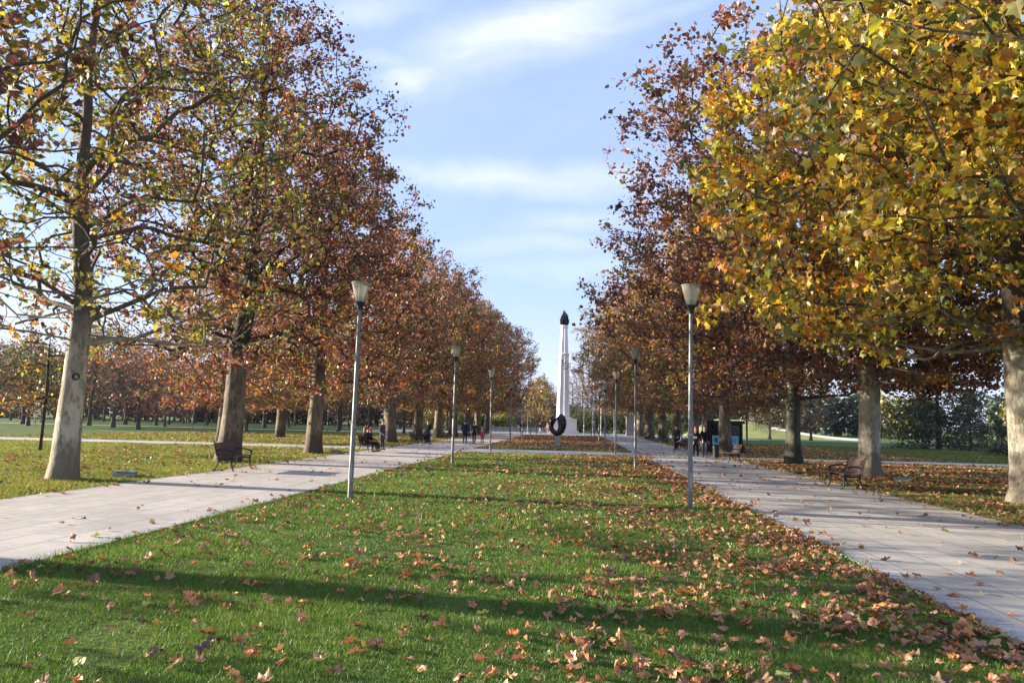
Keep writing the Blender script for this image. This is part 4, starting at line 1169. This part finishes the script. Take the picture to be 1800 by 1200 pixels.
# ------------------------------------------------------------------ stroller
st = empty('stroller', (-10.25, 53.6, .02), radians(-160))
m = MB()
m.tube([(-.24, -.42, .98), (-.24, -.2, .62), (-.24, .28, .16)], .016, 6); m.tube([(.24, -.42, .98), (.24, -.2, .62), (.24, .28, .16)], .016, 6)
m.tube([(-.24, -.34, .14), (-.24, 0, .45)], .014, 6); m.tube([(.24, -.34, .14), (.24, 0, .45)], .014, 6); m.tube([(-.26, -.34, .14), (.26, -.34, .14)], .014, 6)
m.tube([(-.24, .30, .14), (.24, .30, .14)], .014, 6)
m.build('frame', MAT['galv'], st, smooth=True)
m = MB(); m.tube([(-.24, -.42, .98), (0, -.46, 1.0), (.24, -.42, .98)], .022, 7); m.build('handle', MAT['black'], st, smooth=True)
m = MB(); m.box((0, .02, .42), (.42, .42, .10)); m.box((0, -.22, .64), (.42, .09, .46), Matrix.Rotation(radians(18), 3, 'X')); m.box((0, .26, .30), (.38, .06, .22))
m.build('seat', cloth('stroller_cloth', (.03, .02, .035)), st, bevel=.03)
m = MB()
vs, fs = [], []
for i in range(7):
    a = radians(100 - i * 20)
    for j in range(9):
        b = pi * j / 8
        vs.append((.26 * cos(b), -.12 + .40 * sin(b) * cos(a) * .9, .66 + .40 * sin(b) * sin(a) * .95))
for i in range(6):
    for j in range(8): a = i * 9 + j; fs.append((a, a + 1, a + 10, a + 9))
m.add(vs, fs); ho = m.build('hood', cloth('hood_cloth', (.02, .02, .03)), st, smooth=True)
so_ = ho.modifiers.new('thick', 'SOLIDIFY'); so_.thickness = .012
for (x, y, r) in ((-.27, -.34, .14), (.27, -.34, .14), (-.25, .30, .10), (.25, .30, .10)):
    m = MB(); pts_ = [(x, y + r * .82 * cos(a), .01 + r + r * .82 * sin(a)) for a in np.linspace(0, 2 * pi, 17)]
    m.tube(pts_, r * .18, 7, cap=False); m.tube([(x - .02, y, .01 + r), (x + .02, y, .01 + r)], .02, 8)
    for q in range(6):
        a = q * pi / 3; m.tube([(x, y, .01 + r), (x, y + r * .8 * cos(a), .01 + r + r * .8 * sin(a))], .006, 4)
    m.build('wheel', MAT['black'], st, smooth=True)
tag(st, 'dark hooded stroller on the left path by the bench', 'stroller')

# ------------------------------------------------------------------ ring sculpture
rs_ = empty('ring_sculpture', (-1.15, 58.6, 0))
m = MB(); m.box((0, 0, .41), (.42, .42, .86)); m.box((0, 0, .045), (.56, .56, .09))
m.build('pedestal', MAT['grey'], rs_, bevel=.015)
m = MB()
K = .0058
def rp(q): return [((x - 690) * K, 0, .86 + (1045 - y) * K) for x, y in q]
def smooth_path(P, Rr, n=24):
    P = np.array(P); t = np.linspace(0, len(P) - 1, n); i = np.clip(t.astype(int), 0, len(P) - 2); u = (t - i)
    out = []; rad = []
    for a, b in zip(i, u):
        p0, p1, p2, p3 = P[max(a - 1, 0)], P[a], P[a + 1], P[min(a + 2, len(P) - 1)]
        out.append(tuple(.5 * (2 * p1 + (p2 - p0) * b + (2 * p0 - 5 * p1 + 4 * p2 - p3) * b * b + (3 * p1 - p0 - 3 * p2 + p3) * b ** 3)))
        rad.append(Rr[a] * (1 - b) + Rr[a + 1] * b)
    return out, rad
for q, rr_ in (([(655, 1016), (685, 1012), (728, 985), (752, 925), (754, 868), (740, 812), (700, 768)], [.18, .23, .29, .34, .38, .38, .30]),
               ([(700, 1014), (672, 1012), (626, 986), (598, 938), (602, 880), (618, 832), (644, 792)], [.18, .22, .21, .20, .23, .28, .27])):
    pth, rad_ = smooth_path(rp(q), rr_)
    m.tube(pth, rad_, 18, squash=.9)
m.build('ring', MAT['blackstone'], rs_, smooth=True)
rs_.scale = (.92, .92, .94)
tag(rs_, 'black open ring sculpture with drop shaped hole on a grey pedestal', 'sculpture')

# ------------------------------------------------------------------ monument
mo = empty('monument', (-1.55, 119.5, 0))
m = MB(); m.box((.2, 0, .09), (5.2, 4.8, .18)); m.box((.2, 0, .30), (4.5, 4.1, .24)); m.build('steps', MAT['white'], mo, bevel=.02)
m = MB(); m.box((.2, 0, 1.42), (3.9, 3.4, 2.0)); m.box((.1, 0, 2.50), (2.6, 2.6, .16)); m.build('plinth', MAT['white'], mo, bevel=.03)
def fluted(z0, z1, r0, r1, seg=8, steps=10):
    mm = MB(); k = 16; vs, fs = [], []
    for i in range(steps + 1):
        t = i / steps; r = r0 + (r1 - r0) * t
        for j in range(k):
            rj = r * (1.0 if j % 2 == 0 else .86)
            vs.append((rj * cos(2 * pi * j / k + .2), rj * sin(2 * pi * j / k + .2), z0 + (z1 - z0) * t))
    for i in range(steps):
        for j in range(k): fs.append((i * k + j, i * k + (j + 1) % k, (i + 1) * k + (j + 1) % k, (i + 1) * k + j))
    fs += [tuple(range(k - 1, -1, -1)), tuple(steps * k + j for j in range(k))]
    mm.add(vs, fs); return mm
fluted(2.58, 12.3, 1.06, .78).build('lower_shaft', MAT['white'], mo)
m = MB(); m.lathe([(.78, 12.3), (.84, 12.34), (.84, 12.56), (.72, 12.6)], 16); m.build('collar', MAT['white'], mo)
fluted(12.6, 16.55, .72, .54).build('upper_shaft', MAT['white'], mo)
m = MB(); m.lathe([(.50, 16.55), (.62, 16.65), (.64, 17.0), (.48, 17.05)], 16); m.build('capital', MAT['white'], mo)
m = MB()
m.lathe([(.26, 17.05), (.44, 17.2), (.54, 17.55), (.48, 18.0), (.28, 18.4)], 18)
fr = random.Random(3)
for ringi, (n, r, z0, h_, tl) in enumerate([(9, .56, 17.12, 1.0, .26), (8, .50, 17.4, 1.25, .16), (7, .36, 17.7, 1.3, .10), (4, .16, 17.9, 1.5, .05)]):
    for j in range(n):
        a = 2 * pi * j / n + ringi * .4 + fr.uniform(-.1, .1); hh_ = h_ * fr.uniform(.82, 1.08)
        d = Vector((cos(a), sin(a), 0))
        m.tube([d * r * .9 + Vector((0, 0, z0)), d * (r + .08) + Vector((0, 0, z0 + hh_ * .4)), d * (r + .02 + tl * .3) + Vector((0, 0, z0 + hh_ * .75)), d * (r + tl) + Vector((0, 0, z0 + hh_))], [.10, .13, .08, .01], 6)
m.build('flame', MAT['bronze'], mo, smooth=True)
tag(mo, 'tall white fluted column monument topped by a dark bronze flame', 'monument')

# grey wall block and low wall at the far end of the right path
m = MB(); m.box((9.6, 121, 1.45), (2.6, .6, 2.9)); m.box((9.6, 121, 2.96), (2.9, .9, .14))
o = m.build('stone_wall', MAT['grey'], None, bevel=.02); tag(o, 'grey stone wall block at the far end of the right path', 'wall')
m = MB()
for i in range(16): m.box((-22 + i * 1.25, 138, .35), (1.1, .3, .7))
m.box((-12.6, 138, .76), (20.2, .36, .10))
tag(m.build('low_wall', MAT['grey']), 'low grey wall behind the plaza left of the monument', 'wall')

# ------------------------------------------------------------------ kiosk
ki = empty('kiosk', (10.35, 54.4, 0))
kd = simple('kiosk_panel', (.016, .017, .024), .35, .1, .3)
m = MB(); m.box((0, 0, 1.12), (2.5, 2.2, 2.2)); m.build('wall', kd, ki, bevel=.02)
m = MB(); m.box((0, -.12, 2.29), (2.6, 2.8, .12)); m.box((0, -1.5, 2.24), (2.65, .05, .2)); m.build('roof', MAT['black'], ki, bevel=.01)
for x_ in (-1.12, 1.12):
    m = MB(); m.box((x_, -1.44, 1.1), (.08, .08, 2.2)); m.build('post', MAT['black'], ki)
m = MB(); m.box((-.05, -1.125, 1.62), (2.2, .03, .75)); m.build('hatch', simple('hatch_glass', (.01, .012, .02), .12), ki)
m = MB()
for x_ in (-1.0, 1.15): m.tube([(x_, -1.13, .05), (x_, -1.13, 2.15)], .03, 6)
m.build('frame', MAT['iron'], ki)
m = MB(); m.box((.02, -1.17, .93), (1.85, .035, .66)); pn = m.build('sign_panel', simple('light_blue_panel', (.27, .68, .98), .45, 0, .08, 3), ki)
m = MB(); m.box((-.64, -1.193, .93), (.20, .012, .40)); m.box((-.64, -1.193, .93), (.33, .011, .12)); m.build('emblem', simple('teal_paint', (.02, .20, .22), .5), pn)
m = MB()
for i, (cx_, ww, zz_) in enumerate([(-.18, .42, 1.08), (-.20, .34, .97), (-.12, .50, .84), (.52, .50, 1.00), (.56, .40, .86)]): m.box((cx_, -1.193, zz_), (ww, .012, .045))
m.build('text_lines', simple('dark_blue_paint', (.05, .16, .38), .5), pn)
m = MB(); m.box((.35, -1.22, .32), (2.0, .25, .55)); m.build('counter', simple('brown_panel', (.05, .03, .03), .6), ki, bevel=.01)
ki.scale = (.95, .95, .93)
tag(ki, 'black flat roofed kiosk with a light blue sign panel', 'kiosk')
m = MB(); m.tube([(0, 0, 0), (0, 0, 2.75)], .09, 10); m.lathe([(.15, 0), (.15, .08), (.09, .1)], 12); m.lathe([(.1, 2.7), (.13, 2.74), (.13, 2.86), (.0, 2.9)], 12)
o = m.build('dark_post', MAT['black'], smooth=True); o.location = (16.6, 75, 0); tag(o, 'dark round post on the grass right of the kiosk', 'post')
bn = empty('litter_bin', (7.85, 43.0, .02)); bn.scale = (.8, .8, .8)
m = MB(); m.lathe([(.17, .12), (.21, .16), (.24, .86), (.22, .90), (.20, .86)], 16); m.build('bin_body', MAT['iron'], bn, smooth=True)
m = MB(); m.tube([(0, 0, 0), (0, 0, .14)], .05, 8); m.box((0, 0, .015), (.34, .34, .03)); m.build('foot', MAT['black'], bn)
m = MB()
m.tube([(.22 * cos(a), .22 * sin(a), .90) for a in np.linspace(0, 2 * pi, 17)], .02, 6, cap=False); m.build('rim', MAT['black'], bn, smooth=True)
tag(bn, 'dark litter bin beside the kiosk tree', 'litter bin')

# shallow utility covers beside the trunks
def cover(x, y, rz, tilt, label):
    r = empty('utility_cover', (x, y, .0), rz)
    m = MB(); m.box((0, 0, .06), (.56, .46, .14)); m.build('frame', MAT['grey'], r, bevel=.012)
    m = MB(); m.box((0, 0, .15), (.60, .50, .03), Matrix.Rotation(radians(tilt), 3, 'Y')); m.box((0, 0, .172), (.2, .03, .016)); m.build('lid', MAT['galv'], r, bevel=.005)
    tag(r, label, 'utility cover', 'utility covers beside the trunks')
cover(-12.6, 20.9, .3, 3, 'grey metal utility cover on the grass by the thick pale trunk')
cover(11.6, 28.2, -.4, -8, 'tilted grey green utility cover in the leaves by the right bench')
cover(-12.0, 38.4, .2, 2, 'small dark utility cover beside the leaning trunk')

# ------------------------------------------------------------------ the air
mb = MB(); mb.box((0, 150, 15), (900, 560, 33))
m, nt, out = newmat('haze_air')
pv = N(nt, 'ShaderNodeVolumePrincipled'); pv.inputs['Color'].default_value = (.80, .86, 1.0, 1); pv.inputs['Density'].default_value = 0.00010; pv.inputs['Anisotropy'].default_value = .2
L(nt, pv.outputs[0], out.inputs['Volume'])
tag(mb.build('haze', m), 'thin pale autumn haze over the park', 'haze', kind='stuff')
